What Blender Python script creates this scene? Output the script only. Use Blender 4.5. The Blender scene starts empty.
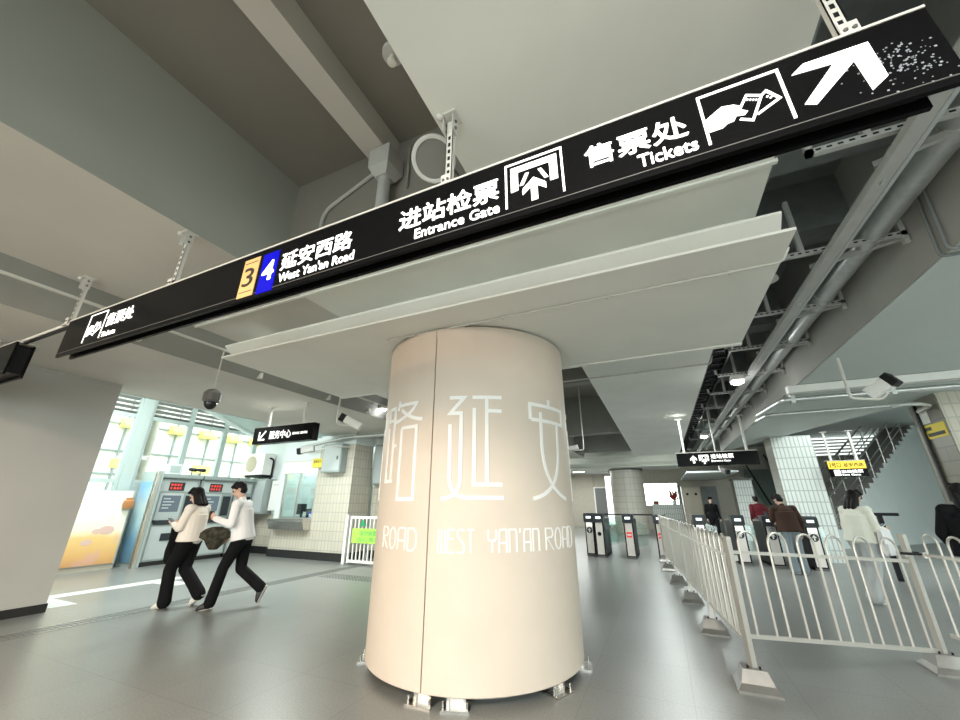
import bpy, bmesh, math, random
from mathutils import Vector, Matrix
random.seed(7)
PI = math.pi
SC = bpy.context.scene
COL = SC.collection

# ------------------------------------------------------------------ materials
def mat(name, col, rough=0.6, metal=0.0, noise=0.0, nscale=6.0, emit=None, estr=0.0, bump=0.0, bscale=80.0, spec=0.5):
    m = bpy.data.materials.new(name); m.use_nodes = True
    nt = m.node_tree; b = nt.nodes['Principled BSDF']
    c = (col[0], col[1], col[2], 1)
    b.inputs['Base Color'].default_value = c
    b.inputs['Roughness'].default_value = rough
    b.inputs['Metallic'].default_value = metal
    b.inputs['Specular IOR Level'].default_value = spec
    tc = nt.nodes.new('ShaderNodeTexCoord')
    if noise > 0:
        n = nt.nodes.new('ShaderNodeTexNoise'); n.inputs['Scale'].default_value = nscale; n.inputs['Detail'].default_value = 5
        nt.links.new(tc.outputs['Object'], n.inputs['Vector'])
        r = nt.nodes.new('ShaderNodeMapRange')
        r.inputs[1].default_value = .3; r.inputs[2].default_value = .7
        r.inputs[3].default_value = 1 - noise; r.inputs[4].default_value = 1 + noise
        nt.links.new(n.outputs[0], r.inputs[0])
        mx = nt.nodes.new('ShaderNodeMix'); mx.data_type = 'RGBA'; mx.blend_type = 'MULTIPLY'
        mx.inputs[0].default_value = 1
        mx.inputs[6].default_value = c
        nt.links.new(r.outputs[0], mx.inputs[7]); nt.links.new(mx.outputs[2], b.inputs['Base Color'])
    if bump > 0:
        n2 = nt.nodes.new('ShaderNodeTexNoise'); n2.inputs['Scale'].default_value = bscale
        nt.links.new(tc.outputs['Object'], n2.inputs['Vector'])
        bp = nt.nodes.new('ShaderNodeBump'); bp.inputs['Strength'].default_value = bump; bp.inputs['Distance'].default_value = .01
        nt.links.new(n2.outputs[0], bp.inputs['Height']); nt.links.new(bp.outputs[0], b.inputs['Normal'])
    if emit:
        b.inputs['Emission Color'].default_value = (*emit, 1); b.inputs['Emission Strength'].default_value = estr
    return m

def tile_mat(name, c1, c2, mortar, bw=.2, bh=.1, off=0.0, ms=.006, rough=.35, horiz_only=False):
    m = bpy.data.materials.new(name); m.use_nodes = True
    nt = m.node_tree; b = nt.nodes['Principled BSDF']
    tc = nt.nodes.new('ShaderNodeTexCoord'); sx = nt.nodes.new('ShaderNodeSeparateXYZ')
    nt.links.new(tc.outputs['Object'], sx.inputs[0])
    ad = nt.nodes.new('ShaderNodeMath'); ad.operation = 'ADD'
    nt.links.new(sx.outputs[0], ad.inputs[0]); nt.links.new(sx.outputs[1], ad.inputs[1])
    cb = nt.nodes.new('ShaderNodeCombineXYZ')
    nt.links.new(ad.outputs[0], cb.inputs[0]); nt.links.new(sx.outputs[2], cb.inputs[1])
    br = nt.nodes.new('ShaderNodeTexBrick')
    br.offset = off; br.inputs['Scale'].default_value = 1
    br.inputs['Brick Width'].default_value = bw; br.inputs['Row Height'].default_value = bh
    br.inputs['Mortar Size'].default_value = ms; br.inputs['Mortar Smooth'].default_value = .1
    br.inputs['Color1'].default_value = (*c1, 1); br.inputs['Color2'].default_value = (*c2, 1); br.inputs['Mortar'].default_value = (*mortar, 1)
    nt.links.new(cb.outputs[0], br.inputs['Vector'])
    nt.links.new(br.outputs['Color'], b.inputs['Base Color'])
    b.inputs['Roughness'].default_value = rough
    bp = nt.nodes.new('ShaderNodeBump'); bp.invert = True; bp.inputs['Strength'].default_value = .4; bp.inputs['Distance'].default_value = .004
    nt.links.new(br.outputs['Fac'], bp.inputs['Height']); nt.links.new(bp.outputs[0], b.inputs['Normal'])
    return m

def floor_mat():
    m = bpy.data.materials.new('terrazzo_floor'); m.use_nodes = True
    nt = m.node_tree; b = nt.nodes['Principled BSDF']
    tc = nt.nodes.new('ShaderNodeTexCoord')
    n = nt.nodes.new('ShaderNodeTexNoise'); n.inputs['Scale'].default_value = 1.1; n.inputs['Detail'].default_value = 2
    v = nt.nodes.new('ShaderNodeTexNoise'); v.inputs['Scale'].default_value = 70; v.inputs['Detail'].default_value = 3
    br = nt.nodes.new('ShaderNodeTexBrick'); br.offset = 0
    br.inputs['Scale'].default_value = 1; br.inputs['Brick Width'].default_value = .8; br.inputs['Row Height'].default_value = .8
    br.inputs['Mortar Size'].default_value = .004
    br.inputs['Color1'].default_value = (1, 1, 1, 1); br.inputs['Color2'].default_value = (.93, .93, .93, 1); br.inputs['Mortar'].default_value = (.72, .72, .72, 1)
    for t in (n, v, br): nt.links.new(tc.outputs['Object'], t.inputs['Vector'])
    r1 = nt.nodes.new('ShaderNodeMapRange'); r1.inputs[1].default_value = .05; r1.inputs[2].default_value = .95; r1.inputs[3].default_value = .84; r1.inputs[4].default_value = 1.16
    r2 = nt.nodes.new('ShaderNodeMapRange'); r2.inputs[1].default_value = .1; r2.inputs[2].default_value = .9; r2.inputs[3].default_value = .62; r2.inputs[4].default_value = 1.38
    nt.links.new(n.outputs[0], r1.inputs[0]); nt.links.new(v.outputs[0], r2.inputs[0])
    mu = nt.nodes.new('ShaderNodeMath'); mu.operation = 'MULTIPLY'
    nt.links.new(r1.outputs[0], mu.inputs[0]); nt.links.new(r2.outputs[0], mu.inputs[1])
    a = nt.nodes.new('ShaderNodeMix'); a.data_type = 'RGBA'; a.blend_type = 'MULTIPLY'; a.inputs[0].default_value = 1
    a.inputs[6].default_value = (.185, .19, .182, 1); nt.links.new(mu.outputs[0], a.inputs[7])
    a2 = nt.nodes.new('ShaderNodeMix'); a2.data_type = 'RGBA'; a2.blend_type = 'MULTIPLY'; a2.inputs[0].default_value = 1
    nt.links.new(a.outputs[2], a2.inputs[6]); nt.links.new(br.outputs['Color'], a2.inputs[7])
    nt.links.new(a2.outputs[2], b.inputs['Base Color'])
    r3 = nt.nodes.new('ShaderNodeMapRange'); r3.inputs[3].default_value = .285; r3.inputs[4].default_value = .36
    nt.links.new(n.outputs[0], r3.inputs[0]); nt.links.new(r3.outputs[0], b.inputs['Roughness'])
    b.inputs['Specular IOR Level'].default_value = .6
    return m

def glass_mat(name, tint=(.93, .97, .95), gloss=.06):
    m = bpy.data.materials.new(name); m.use_nodes = True
    nt = m.node_tree; nt.nodes.clear()
    o = nt.nodes.new('ShaderNodeOutputMaterial'); t = nt.nodes.new('ShaderNodeBsdfTransparent'); g = nt.nodes.new('ShaderNodeBsdfGlossy')
    t.inputs[0].default_value = (*tint, 1); g.inputs['Roughness'].default_value = .05
    mx = nt.nodes.new('ShaderNodeMixShader'); mx.inputs[0].default_value = gloss
    nt.links.new(t.outputs[0], mx.inputs[1]); nt.links.new(g.outputs[0], mx.inputs[2]); nt.links.new(mx.outputs[0], o.inputs[0])
    return m

def poster_mat(name, stops, blob=None, scale=2.0, axis=2, z0=0, z1=1.7, rough=.3):
    """A printed picture: bands along z plus soft printed blobs."""
    m = bpy.data.materials.new(name); m.use_nodes = True
    nt = m.node_tree; b = nt.nodes['Principled BSDF']; b.inputs['Roughness'].default_value = rough
    tc = nt.nodes.new('ShaderNodeTexCoord'); sx = nt.nodes.new('ShaderNodeSeparateXYZ'); nt.links.new(tc.outputs['Object'], sx.inputs[0])
    r = nt.nodes.new('ShaderNodeMapRange'); r.inputs[1].default_value = z0; r.inputs[2].default_value = z1
    nz = nt.nodes.new('ShaderNodeTexNoise'); nz.inputs['Scale'].default_value = scale; nt.links.new(tc.outputs['Object'], nz.inputs['Vector'])
    ad = nt.nodes.new('ShaderNodeMath'); ad.operation = 'MULTIPLY_ADD'; ad.inputs[1].default_value = .15
    nt.links.new(sx.outputs[axis], r.inputs[0]); nt.links.new(nz.outputs[0], ad.inputs[0]); nt.links.new(r.outputs[0], ad.inputs[2])
    cr = nt.nodes.new('ShaderNodeValToRGB'); nt.links.new(ad.outputs[0], cr.inputs[0])
    els = cr.color_ramp.elements
    els[0].position = stops[0][0]; els[0].color = (*stops[0][1], 1)
    els[1].position = stops[-1][0]; els[1].color = (*stops[-1][1], 1)
    for p, c in stops[1:-1]:
        e = els.new(p); e.color = (*c, 1)
    last = cr.outputs[0]
    if blob:
        n3 = nt.nodes.new('ShaderNodeTexNoise'); n3.inputs['Scale'].default_value = scale * 1.7; nt.links.new(tc.outputs['Object'], n3.inputs['Vector'])
        r5 = nt.nodes.new('ShaderNodeMapRange'); r5.inputs[1].default_value = .56; r5.inputs[2].default_value = .66; r5.inputs[4].default_value = .35
        nt.links.new(n3.outputs[0], r5.inputs[0])
        mx = nt.nodes.new('ShaderNodeMix'); mx.data_type = 'RGBA'; nt.links.new(r5.outputs[0], mx.inputs[0])
        nt.links.new(last, mx.inputs[6]); mx.inputs[7].default_value = (*blob, 1); last = mx.outputs[2]
    nt.links.new(last, b.inputs['Base Color'])
    return m

M = {}
M['floor'] = floor_mat()
M['ceil'] = mat('warm_lit_ceiling_paint', (.56, .535, .49), .75, noise=.05, nscale=1.2, bump=.06, bscale=14)  # white ceiling paint with the lamps' warm tint mixed into it
M['soffit'] = mat('soffit_paint', (.76, .765, .72), .7, noise=.04, nscale=1.4, bump=.05, bscale=10)
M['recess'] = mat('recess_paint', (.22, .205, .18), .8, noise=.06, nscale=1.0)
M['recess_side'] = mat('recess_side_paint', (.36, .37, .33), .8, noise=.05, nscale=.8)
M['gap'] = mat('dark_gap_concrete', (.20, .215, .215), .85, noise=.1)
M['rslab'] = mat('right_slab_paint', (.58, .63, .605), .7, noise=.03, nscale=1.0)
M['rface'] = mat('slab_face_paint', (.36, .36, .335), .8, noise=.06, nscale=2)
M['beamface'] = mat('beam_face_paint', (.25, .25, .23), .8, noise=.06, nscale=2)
M['wall'] = mat('white_wall_paint', (.42, .41, .385), .6, noise=.03, nscale=1.5)
M['wall_cool'] = mat('cool_white_paint', (.66, .71, .70), .6, noise=.03, nscale=1.5)
M['atrium'] = mat('atrium_paint', (.42, .50, .48), .7, noise=.04)
M['black'] = mat('black_skirting', (.018, .018, .018), .35)
M['col'] = mat('cream_cladding', (.595, .505, .425), .55, noise=.035, nscale=2.6, bump=.05, bscale=30)
M['relief'] = mat('white_relief_paint', (.80, .78, .76), .5)
M['gap_dark'] = mat('dark_joint', (.06, .05, .04), .8)
M['concrete'] = mat('grey_concrete', (.36, .35, .33), .8, noise=.12, nscale=9)
M['sign'] = mat('black_sign_enamel', (.006, .006, .0065), .2, spec=.05)
M['signglow'] = mat('lit_sign_white', (.9, .9, .86), .5, emit=(1, 1, .95), estr=1.25)
M['gold'] = mat('gold_line_square', (.62, .36, .14), .4, emit=(.9, .50, .19), estr=.36)
M['blue'] = mat('blue_line_square', (.003, .003, .2), .4, emit=(.004, .003, .5), estr=.9, spec=.05)
M['blackink'] = mat('black_print', (.01, .01, .01), .5)
M['alu'] = mat('brushed_aluminium', (.62, .60, .56), .38, 1.0, noise=.05, nscale=30)
M['alu_pale'] = mat('pale_powder_coat', (.62, .60, .56), .5)
M['steel'] = mat('stainless_steel', (.62, .60, .57), .27, 1.0, noise=.06, nscale=14)
M['rail'] = mat('satin_steel_rail', (.52, .49, .45), .36, .6)
M['foot'] = mat('barrier_foot_plate', (.22, .21, .195), .4, .55, noise=.1, nscale=8)
M['greypaint'] = mat('light_grey_paint', (.43, .43, .41), .6, noise=.05, nscale=5)
M['traypaint'] = mat('tray_paint', (.46, .465, .45), .6, noise=.08, nscale=5)
M['trayedge'] = mat('tray_zinc', (.55, .57, .57), .4, .6)
M['galv'] = mat('galvanised_pipe', (.55, .56, .55), .33, .8, noise=.08, nscale=18)
M['conduit'] = mat('conduit_paint', (.60, .585, .54), .55)
M['plastic'] = mat('white_plastic', (.78, .77, .74), .45)
M['grille'] = mat('speaker_mesh', (.29, .28, .26), .8, bump=.6, bscale=300)
M['dark'] = mat('dark_plastic', (.014, .014, .016), .4, spec=.15)
M['darkgrey'] = mat('dark_grey_plastic', (.12, .115, .11), .5)
M['lens'] = mat('lens_glass', (.01, .01, .012), .08)
M['lamp'] = mat('lit_lamp', (1, 1, 1), .4, emit=(1, .97, .9), estr=14)
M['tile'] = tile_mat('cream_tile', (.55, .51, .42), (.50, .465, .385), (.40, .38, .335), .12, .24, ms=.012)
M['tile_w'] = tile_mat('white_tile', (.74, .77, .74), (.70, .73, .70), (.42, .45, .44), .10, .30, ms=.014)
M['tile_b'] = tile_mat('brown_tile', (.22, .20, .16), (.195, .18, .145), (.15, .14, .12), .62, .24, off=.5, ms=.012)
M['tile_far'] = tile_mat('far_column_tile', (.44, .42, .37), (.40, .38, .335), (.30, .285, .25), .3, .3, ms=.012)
M['machine'] = mat('machine_paint', (.30, .345, .335), .4, .2, noise=.03)
M['machine_l'] = mat('machine_front', (.44, .485, .48), .4)
M['screen'] = mat('screen_glow', (.02, .03, .04), .2, emit=(.20, .26, .30), estr=.55)
M['panel_dark'] = mat('machine_dark_panel', (.03, .035, .04), .3, spec=.2)
M['redled'] = mat('red_led_text', (.3, .02, .02), .5, emit=(.75, .05, .03), estr=.9)
M['glass'] = glass_mat('window_glass')
M['glass_b'] = glass_mat('booth_glass', (.86, .95, .93), .16)
M['frame_w'] = mat('window_frame_paint', (.36, .42, .405), .5)
M['louver'] = mat('louver_paint', (.24, .255, .24), .6)
M['out_wall'] = mat('pale_facade', (.62, .61, .55), .8, noise=.08, nscale=.8)
M['out_yellow'] = mat('yellow_awning', (.80, .64, .16), .7)
M['out_dark'] = mat('facade_dark_lines', (.22, .25, .25), .8)
M['yellow'] = mat('yellow_notice', (.80, .62, .06), .5)
M['yellow_lit'] = mat('lit_yellow_sign', (.85, .6, .05), .5, emit=(1, .66, .03), estr=.75)
M['paper'] = mat('white_paper', (.78, .78, .75), .6)
M['green'] = mat('green_notice', (.40, .72, .10), .5)
M['green_d'] = mat('green_print', (.02, .33, .12), .5)
M['door'] = mat('grey_door', (.16, .16, .16), .5)
M['beige'] = mat('beige_door_steel', (.52, .47, .38), .45, .2)
M['farwall'] = mat('beige_far_wall', (.42, .39, .33), .7, noise=.04)
M['gatepanel'] = mat('gate_steel', (.66, .61, .57), .36, .35)
M['red'] = mat('red_no_entry', (.62, .06, .05), .5, emit=(.8, .05, .04), estr=.35)
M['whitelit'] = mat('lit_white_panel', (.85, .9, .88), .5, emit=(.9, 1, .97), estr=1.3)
M['skin'] = mat('skin', (.56, .36, .27), .55)
M['hair'] = mat('black_hair', (.008, .007, .007), .55, bump=.4, bscale=140, spec=.18)
M['cl_white'] = mat('white_cotton', (.80, .78, .78), .8, bump=.25, bscale=22, spec=.12)
M['cl_cream'] = mat('cream_blouse', (.76, .69, .62), .8, bump=.25, bscale=22, spec=.12)
M['cl_ivory'] = mat('ivory_jacket', (.78, .77, .68), .8, bump=.3, bscale=18, spec=.12)
M['cl_black'] = mat('black_cloth', (.007, .007, .008), .85, bump=.3, bscale=22, spec=.12)
M['cl_brown'] = mat('dark_brown_jacket', (.052, .030, .022), .75, bump=.3, bscale=22, spec=.12)
M['cl_red'] = mat('dark_red_jacket', (.12, .018, .024), .75, spec=.12)
M['cl_jean'] = mat('grey_blue_denim', (.25, .29, .32), .8, bump=.3, bscale=22, spec=.12)
M['cl_pale'] = mat('pale_denim', (.44, .455, .46), .8, bump=.35, bscale=16, spec=.12)
M['cl_olive'] = mat('olive_canvas', (.045, .042, .030), .8, noise=.6, nscale=18, spec=.12)
M['cl_grey'] = mat('grey_jacket', (.10, .105, .105), .8, spec=.12)
M['shoe_w'] = mat('pale_shoe', (.66, .62, .56), .6)
M['shoe_b'] = mat('black_shoe', (.02, .02, .02), .5)
M['leaf'] = mat('red_leaf', (.40, .05, .04), .6)
M['potgreen'] = mat('pot_leaf', (.10, .22, .06), .6)
M['pale_strip'] = mat('pale_studded_tile', (.56, .58, .55), .6, bump=.8, bscale=24)
M['grate'] = mat('drain_steel', (.17, .175, .17), .4, .5)

# ------------------------------------------------------------------ mesh helpers
class MB:
    def __init__(s): s.bm = bmesh.new()
    def poly(s, pts):
        try: return s.bm.faces.new([s.bm.verts.new(p) for p in pts])
        except ValueError: return None
    def box(s, x0, x1, y0, y1, z0, z1, M4=None):
        ps = [Vector((x, y, z)) for z in (z0, z1) for y in (y0, y1) for x in (x0, x1)]
        if M4 is not None: ps = [M4 @ p for p in ps]
        v = [s.bm.verts.new(p) for p in ps]
        for f in ((0, 2, 3, 1), (4, 5, 7, 6), (0, 1, 5, 4), (2, 6, 7, 3), (0, 4, 6, 2), (1, 3, 7, 5)):
            s.bm.faces.new([v[i] for i in f])
        return s
    def prism(s, poly, axis, a, b):
        """poly: 2D points; axis 'z': (x,y), 'y': (x,z), 'x': (y,z); extruded a..b."""
        def P(p, t):
            return {'z': (p[0], p[1], t), 'y': (p[0], t, p[1]), 'x': (t, p[0], p[1])}[axis]
        A = [s.bm.verts.new(P(p, a)) for p in poly]; B = [s.bm.verts.new(P(p, b)) for p in poly]
        n = len(poly)
        s.bm.faces.new(A); s.bm.faces.new(B[::-1])
        for i in range(n): s.bm.faces.new([A[i], B[i], B[(i + 1) % n], A[(i + 1) % n]])
        return s
    def rings(s, rs, closed=True, cap=True):
        R = [[s.bm.verts.new(p) for p in r] for r in rs]
        n = len(R[0])
        for i in range(len(R) - 1):
            for j in range(n if closed else n - 1):
                k = (j + 1) % n
                s.bm.faces.new([R[i][j], R[i][k], R[i + 1][k], R[i + 1][j]])
        if cap and closed:
            s.bm.faces.new(R[0][::-1]); s.bm.faces.new(R[-1])
        return s
    def cyl(s, p0, p1, r0, r1=None, seg=16):
        return s.tube([p0, p1], [r0, r0 if r1 is None else r1], seg)
    def tube(s, pts, r, seg=10, cap=True):
        pts = [Vector(p) for p in pts]
        rr = r if isinstance(r, (list, tuple)) else [r] * len(pts)
        T = []
        for i in range(len(pts)):
            a = pts[max(i - 1, 0)]; b = pts[min(i + 1, len(pts) - 1)]
            if 0 < i < len(pts) - 1: t = (pts[i] - a).normalized() + (b - pts[i]).normalized()
            else: t = b - a
            T.append(t.normalized() if t.length > 1e-9 else Vector((0, 0, 1)))
        u = Vector((0, 0, 1)) if abs(T[0].z) < .9 else Vector((1, 0, 0))
        u = (u - T[0] * u.dot(T[0])).normalized()
        out = []
        for i, p in enumerate(pts):
            u = (u - T[i] * u.dot(T[i])).normalized(); v = T[i].cross(u)
            out.append([p + (u * math.cos(2 * PI * k / seg) + v * math.sin(2 * PI * k / seg)) * rr[i] for k in range(seg)])
        return s.rings(out, True, cap)
    def sphere(s, c, r, seg=16, M4=None):
        sc = r if isinstance(r, (tuple, list)) else (r, r, r)
        m = Matrix.Translation(c) @ (M4 or Matrix.Identity(4)) @ Matrix.Diagonal((*sc, 1))
        bmesh.ops.create_uvsphere(s.bm, u_segments=seg, v_segments=max(6, seg // 2), radius=1, matrix=m)
        return s
    def cap(s, a, b, r0, r1, seg=12):
        """tapered capsule"""
        a = Vector(a); b = Vector(b)
        s.cyl(a, b, r0, r1, seg); s.sphere(a, r0, seg); s.sphere(b, r1, seg); return s
    def lathe(s, prof, c=(0, 0, 0), seg=32, axis='z'):
        rs = []
        for r, h in prof:
            ring = []
            for k in range(seg):
                a = 2 * PI * k / seg
                p = (r * math.cos(a), r * math.sin(a), h)
                ring.append(Vector(c) + Vector(p))
            rs.append(ring)
        return s.rings(rs, True, True)
    def build(s, name, m, parent=None, smooth=False, bevel=0, loc=None):
        bmesh.ops.recalc_face_normals(s.bm, faces=s.bm.faces)
        me = bpy.data.meshes.new(name)
        o = bpy.data.objects.new(name, me); COL.objects.link(o)
        L = None
        if parent is not None:
            o.parent = parent; L = wloc(parent)
        elif loc is not None:
            o.location = loc; L = Vector(loc)
        if L is not None: bmesh.ops.translate(s.bm, verts=s.bm.verts, vec=-L)
        if bevel:
            bmesh.ops.bevel(s.bm, geom=[e for e in s.bm.edges], offset=bevel, segments=2, profile=.6, affect='EDGES', clamp_overlap=True)
        s.bm.to_mesh(me); s.bm.free()
        for p in me.polygons: p.use_smooth = smooth
        if smooth:
            me.set_sharp_from_angle(angle=math.radians(40))
        me.materials.append(m)
        return o

def wloc(o):
    v = Vector((0, 0, 0))
    while o is not None: v += o.location; o = o.parent
    return v

def tag(o, label=None, cat=None, group=None, kind=None):
    if label: o['label'] = label
    if cat: o['category'] = cat
    if group: o['group'] = group
    if kind: o['kind'] = kind
    return o

def thing(name, label, cat, loc=(0, 0, 0), group=None):
    o = bpy.data.objects.new(name, None); COL.objects.link(o)
    o.location = loc; o.empty_display_size = .1
    return tag(o, label, cat, group)

def struct(name, mb, m, **k):
    o = mb.build(name, m, **k); o['kind'] = 'structure'; return o

def copy_tree(o, parent=None):
    c = o.copy(); COL.objects.link(c)
    if parent is not None: c.parent = parent
    for ch in [x for x in o.children]: copy_tree(ch, c)
    return c

def text_mesh(body, bold=0.0):
    cu = bpy.data.curves.new('lettering', 'FONT'); cu.body = body; cu.size = 1; cu.resolution_u = 3
    o = bpy.data.objects.new('lettering', cu); COL.objects.link(o)
    bpy.context.view_layer.update()
    dg = bpy.context.evaluated_depsgraph_get()
    me = bpy.data.meshes.new_from_object(o.evaluated_get(dg))
    bpy.data.objects.remove(o); bpy.data.curves.remove(cu)
    return me

def text(body, name, m, parent, x0, x1, z0, z1, y, depth=.004, bold=0.0, slant=0):
    """Lettering on a vertical board that faces -Y, fitted to a box in world x/z."""
    me = text_mesh(body, bold)
    xs = [v.co.x for v in me.vertices]; ys = [v.co.y for v in me.vertices]
    a, b, c, d = min(xs), max(xs), min(ys), max(ys)
    bm = bmesh.new(); bm.from_mesh(me); bpy.data.meshes.remove(me)
    bmesh.ops.remove_doubles(bm, verts=bm.verts, dist=1e-5)
    r = bmesh.ops.extrude_face_region(bm, geom=bm.faces[:])
    top = {e for e in r['geom'] if isinstance(e, bmesh.types.BMVert)}
    for v in bm.verts:
        x = x0 + (v.co.x - a) / (b - a) * (x1 - x0); z = z0 + (v.co.y - c) / (d - c) * (z1 - z0)
        v.co = Vector((x, y - (depth if v in top else 0), z))
    if bold:
        w = bold * (z1 - z0) * 1.6; src = bm.faces[:]
        for k, (dx, dz) in enumerate(((w, 0), (-w, 0), (0, w), (0, -w))):
            q = bmesh.ops.duplicate(bm, geom=src)
            for v in q['geom']:
                if isinstance(v, bmesh.types.BMVert): v.co += Vector((dx, -.00015 * (k + 1), dz))
    mb = MB(); mb.bm.free(); mb.bm = bm
    return mb.build(name, m, parent)

def ribbon(mb, pts, w, f, closed=False):
    """flat stroke of width w along a 2D polyline; f(u, v, k) maps to 3D, k=0 back, 1 front."""
    P = [Vector((p[0], p[1])) for p in pts]; n = len(P)
    L, R = [], []
    for i in range(n):
        if closed: a, b = P[(i - 1) % n], P[(i + 1) % n]
        else: a, b = P[max(i - 1, 0)], P[min(i + 1, n - 1)]
        if (closed or 0 < i < n - 1):
            d0 = (P[i] - a).normalized(); d1 = (b - P[i]).normalized(); t = (d0 + d1)
            if t.length < 1e-6: t = d0
            t.normalize(); k = 1 / max(.45, abs(t.dot(d0)))
        else: t = (b - a).normalized(); k = 1
        nn = Vector((-t.y, t.x)) * w * .5 * k
        L.append(P[i] + nn); R.append(P[i] - nn)
    rg = [[f(l.x, l.y, 0), f(l.x, l.y, 1), f(r.x, r.y, 1), f(r.x, r.y, 0)] for l, r in zip(L, R)]
    if closed: rg.append(rg[0])
    mb.rings(rg, True, not closed)

def smooth_path(pts, step=.03):
    out = [tuple(pts[0])]
    for a, b in zip(pts, pts[1:]):
        d = math.hypot(b[0] - a[0], b[1] - a[1]); n = max(1, int(d / step))
        for i in range(1, n + 1): out.append((a[0] + (b[0] - a[0]) * i / n, a[1] + (b[1] - a[1]) * i / n))
    return out

def arc_path(pts, n=6):
    """round the corners of a tube path given as (point, radius) pairs"""
    P = [Vector(p) for p, r in pts]; out = [P[0]]
    for i in range(1, len(P) - 1):
        r = pts[i][1]
        if r <= 0: out.append(P[i]); continue
        a = P[i] + (P[i - 1] - P[i]).normalized() * r; b = P[i] + (P[i + 1] - P[i]).normalized() * r
        for k in range(n + 1):
            t = k / n; out.append(a * (1 - t) ** 2 + P[i] * 2 * t * (1 - t) + b * t * t)
    out.append(P[-1]); return out

# ------------------------------------------------------------------ the setting
ZL, ZM, ZR = 3.71, 3.20, 3.33          # slab, cap-beam soffit, outer slabs
XA, XB, XC, XD = -5.49, -3.49, -.965, 1.054
struct('floor', MB().box(-12.6, 16, -7.2, 48, -.2, 0), M['floor'])
struct('ground_outside', MB().box(-60, -12.6, -30, 60, -.3, -.02).box(-12.6, 60, -40, -7.2, -.3, -.02).box(16, 60, -7.2, 60, -.3, -.02),
       mat('street_paving', (.5, .5, .48), .8, noise=.1))
Y0 = -7.0
# two girder slabs with a recess between them, running in depth
for nm, x0, x1 in (('ceiling_slab_west', XA, XB), ('ceiling_slab_middle', XC, XD)):
    struct(nm, MB().box(x0, x1, Y0, 3.3, ZL, ZL + 1.6).box(x0, x1, 4.9, 21.4, ZL, ZL + 1.6).box(x0, x1, 23.4, 46, ZL, ZL + 1.6),
           M['soffit' if 'middle' in nm else 'ceil'])
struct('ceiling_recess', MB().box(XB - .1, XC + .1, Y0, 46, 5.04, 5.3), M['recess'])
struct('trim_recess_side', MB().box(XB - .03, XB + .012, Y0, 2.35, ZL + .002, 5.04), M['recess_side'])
struct('beam_recess', MB().box(-2.25, -2.01, Y0, 2.35, 4.755, 5.04), M['ceil'])
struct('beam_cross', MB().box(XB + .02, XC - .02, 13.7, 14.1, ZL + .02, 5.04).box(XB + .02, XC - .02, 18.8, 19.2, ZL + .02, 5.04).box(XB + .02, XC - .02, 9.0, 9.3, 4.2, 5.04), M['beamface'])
def cap_beam(dy):
    mb = MB()
    mb.box(-4.95, 1.097, 2.80 + dy, 4.97 + dy, ZM, ZM + .022)           # lowest soffit sheet
    mb.prism([(2.91 + dy, 3.43), (3.10 + dy, 3.29), (3.10 + dy, 3.31), (2.91 + dy, 3.45)], 'x', -5.12, 1.09)
    mb.box(XB - .05, XC + .05, 2.51 + dy, 3.30 + dy, ZL + .001, ZL + .05)
    mb.box(-4.7, .98, 3.28 + dy, 4.85 + dy, ZM + .022, 5.05)            # body
    mb.box(-4.95, 1.10, 4.93 + dy, 4.99 + dy, ZM - .015, ZM + .09)     # rear lip
    mb.box(XA, XD + .02, 2.66 + dy, 2.69 + dy, ZL - .02, ZL + .03)
    return mb
struct('beam_cap_front', cap_beam(0), M['soffit'])
struct('beam_cap_rear', cap_beam(18.45), M['soffit'])
struct('wall_recess_end', MB().box(XB, XC, 2.35, 2.5, ZL, 5.05), M['recess'])
# lower side slabs
mb = MB(); mb.prism([(-5.83, Y0), (-8.75, Y0), (-8.75, 8.9), (-8.9, 14), (-5.83, 14)][::-1], 'z', ZR, ZR + .35)
mb.box(-5.83, -8.5, 14, 46, ZR, ZR + .35)
struct('ceiling_left', mb, M['ceil'])
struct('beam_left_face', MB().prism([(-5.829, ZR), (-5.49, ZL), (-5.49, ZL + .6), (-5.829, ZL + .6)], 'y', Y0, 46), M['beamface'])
struct('ceiling_right', MB().prism([(2.35, Y0), (12, Y0), (12, 5), (6.6, 7.2), (4.55, 10.87), (2.37, 17.55)], 'z', ZR, ZR + 1.5), M['rslab'])
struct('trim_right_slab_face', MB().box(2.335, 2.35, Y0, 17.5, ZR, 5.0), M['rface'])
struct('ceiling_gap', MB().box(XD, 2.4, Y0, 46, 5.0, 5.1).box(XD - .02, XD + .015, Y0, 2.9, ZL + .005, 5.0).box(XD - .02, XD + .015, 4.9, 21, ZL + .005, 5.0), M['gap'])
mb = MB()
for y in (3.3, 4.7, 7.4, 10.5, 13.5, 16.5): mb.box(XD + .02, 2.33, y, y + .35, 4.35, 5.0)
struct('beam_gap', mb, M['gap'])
struct('ceiling_far_right', MB().box(2.4, 16, 10.9, 46, 4.9, 5.0), M['wall_cool'])
struct('ceiling_far_low', MB().box(1.1, 3.0, 19.0, 26, 2.68, 2.74), M['wall_cool'])
struct('trim_outer_edge', MB().box(-8.79, -8.74, 3.17, 8.9, ZR - .005, ZR + .36), M['atrium'])
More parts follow.
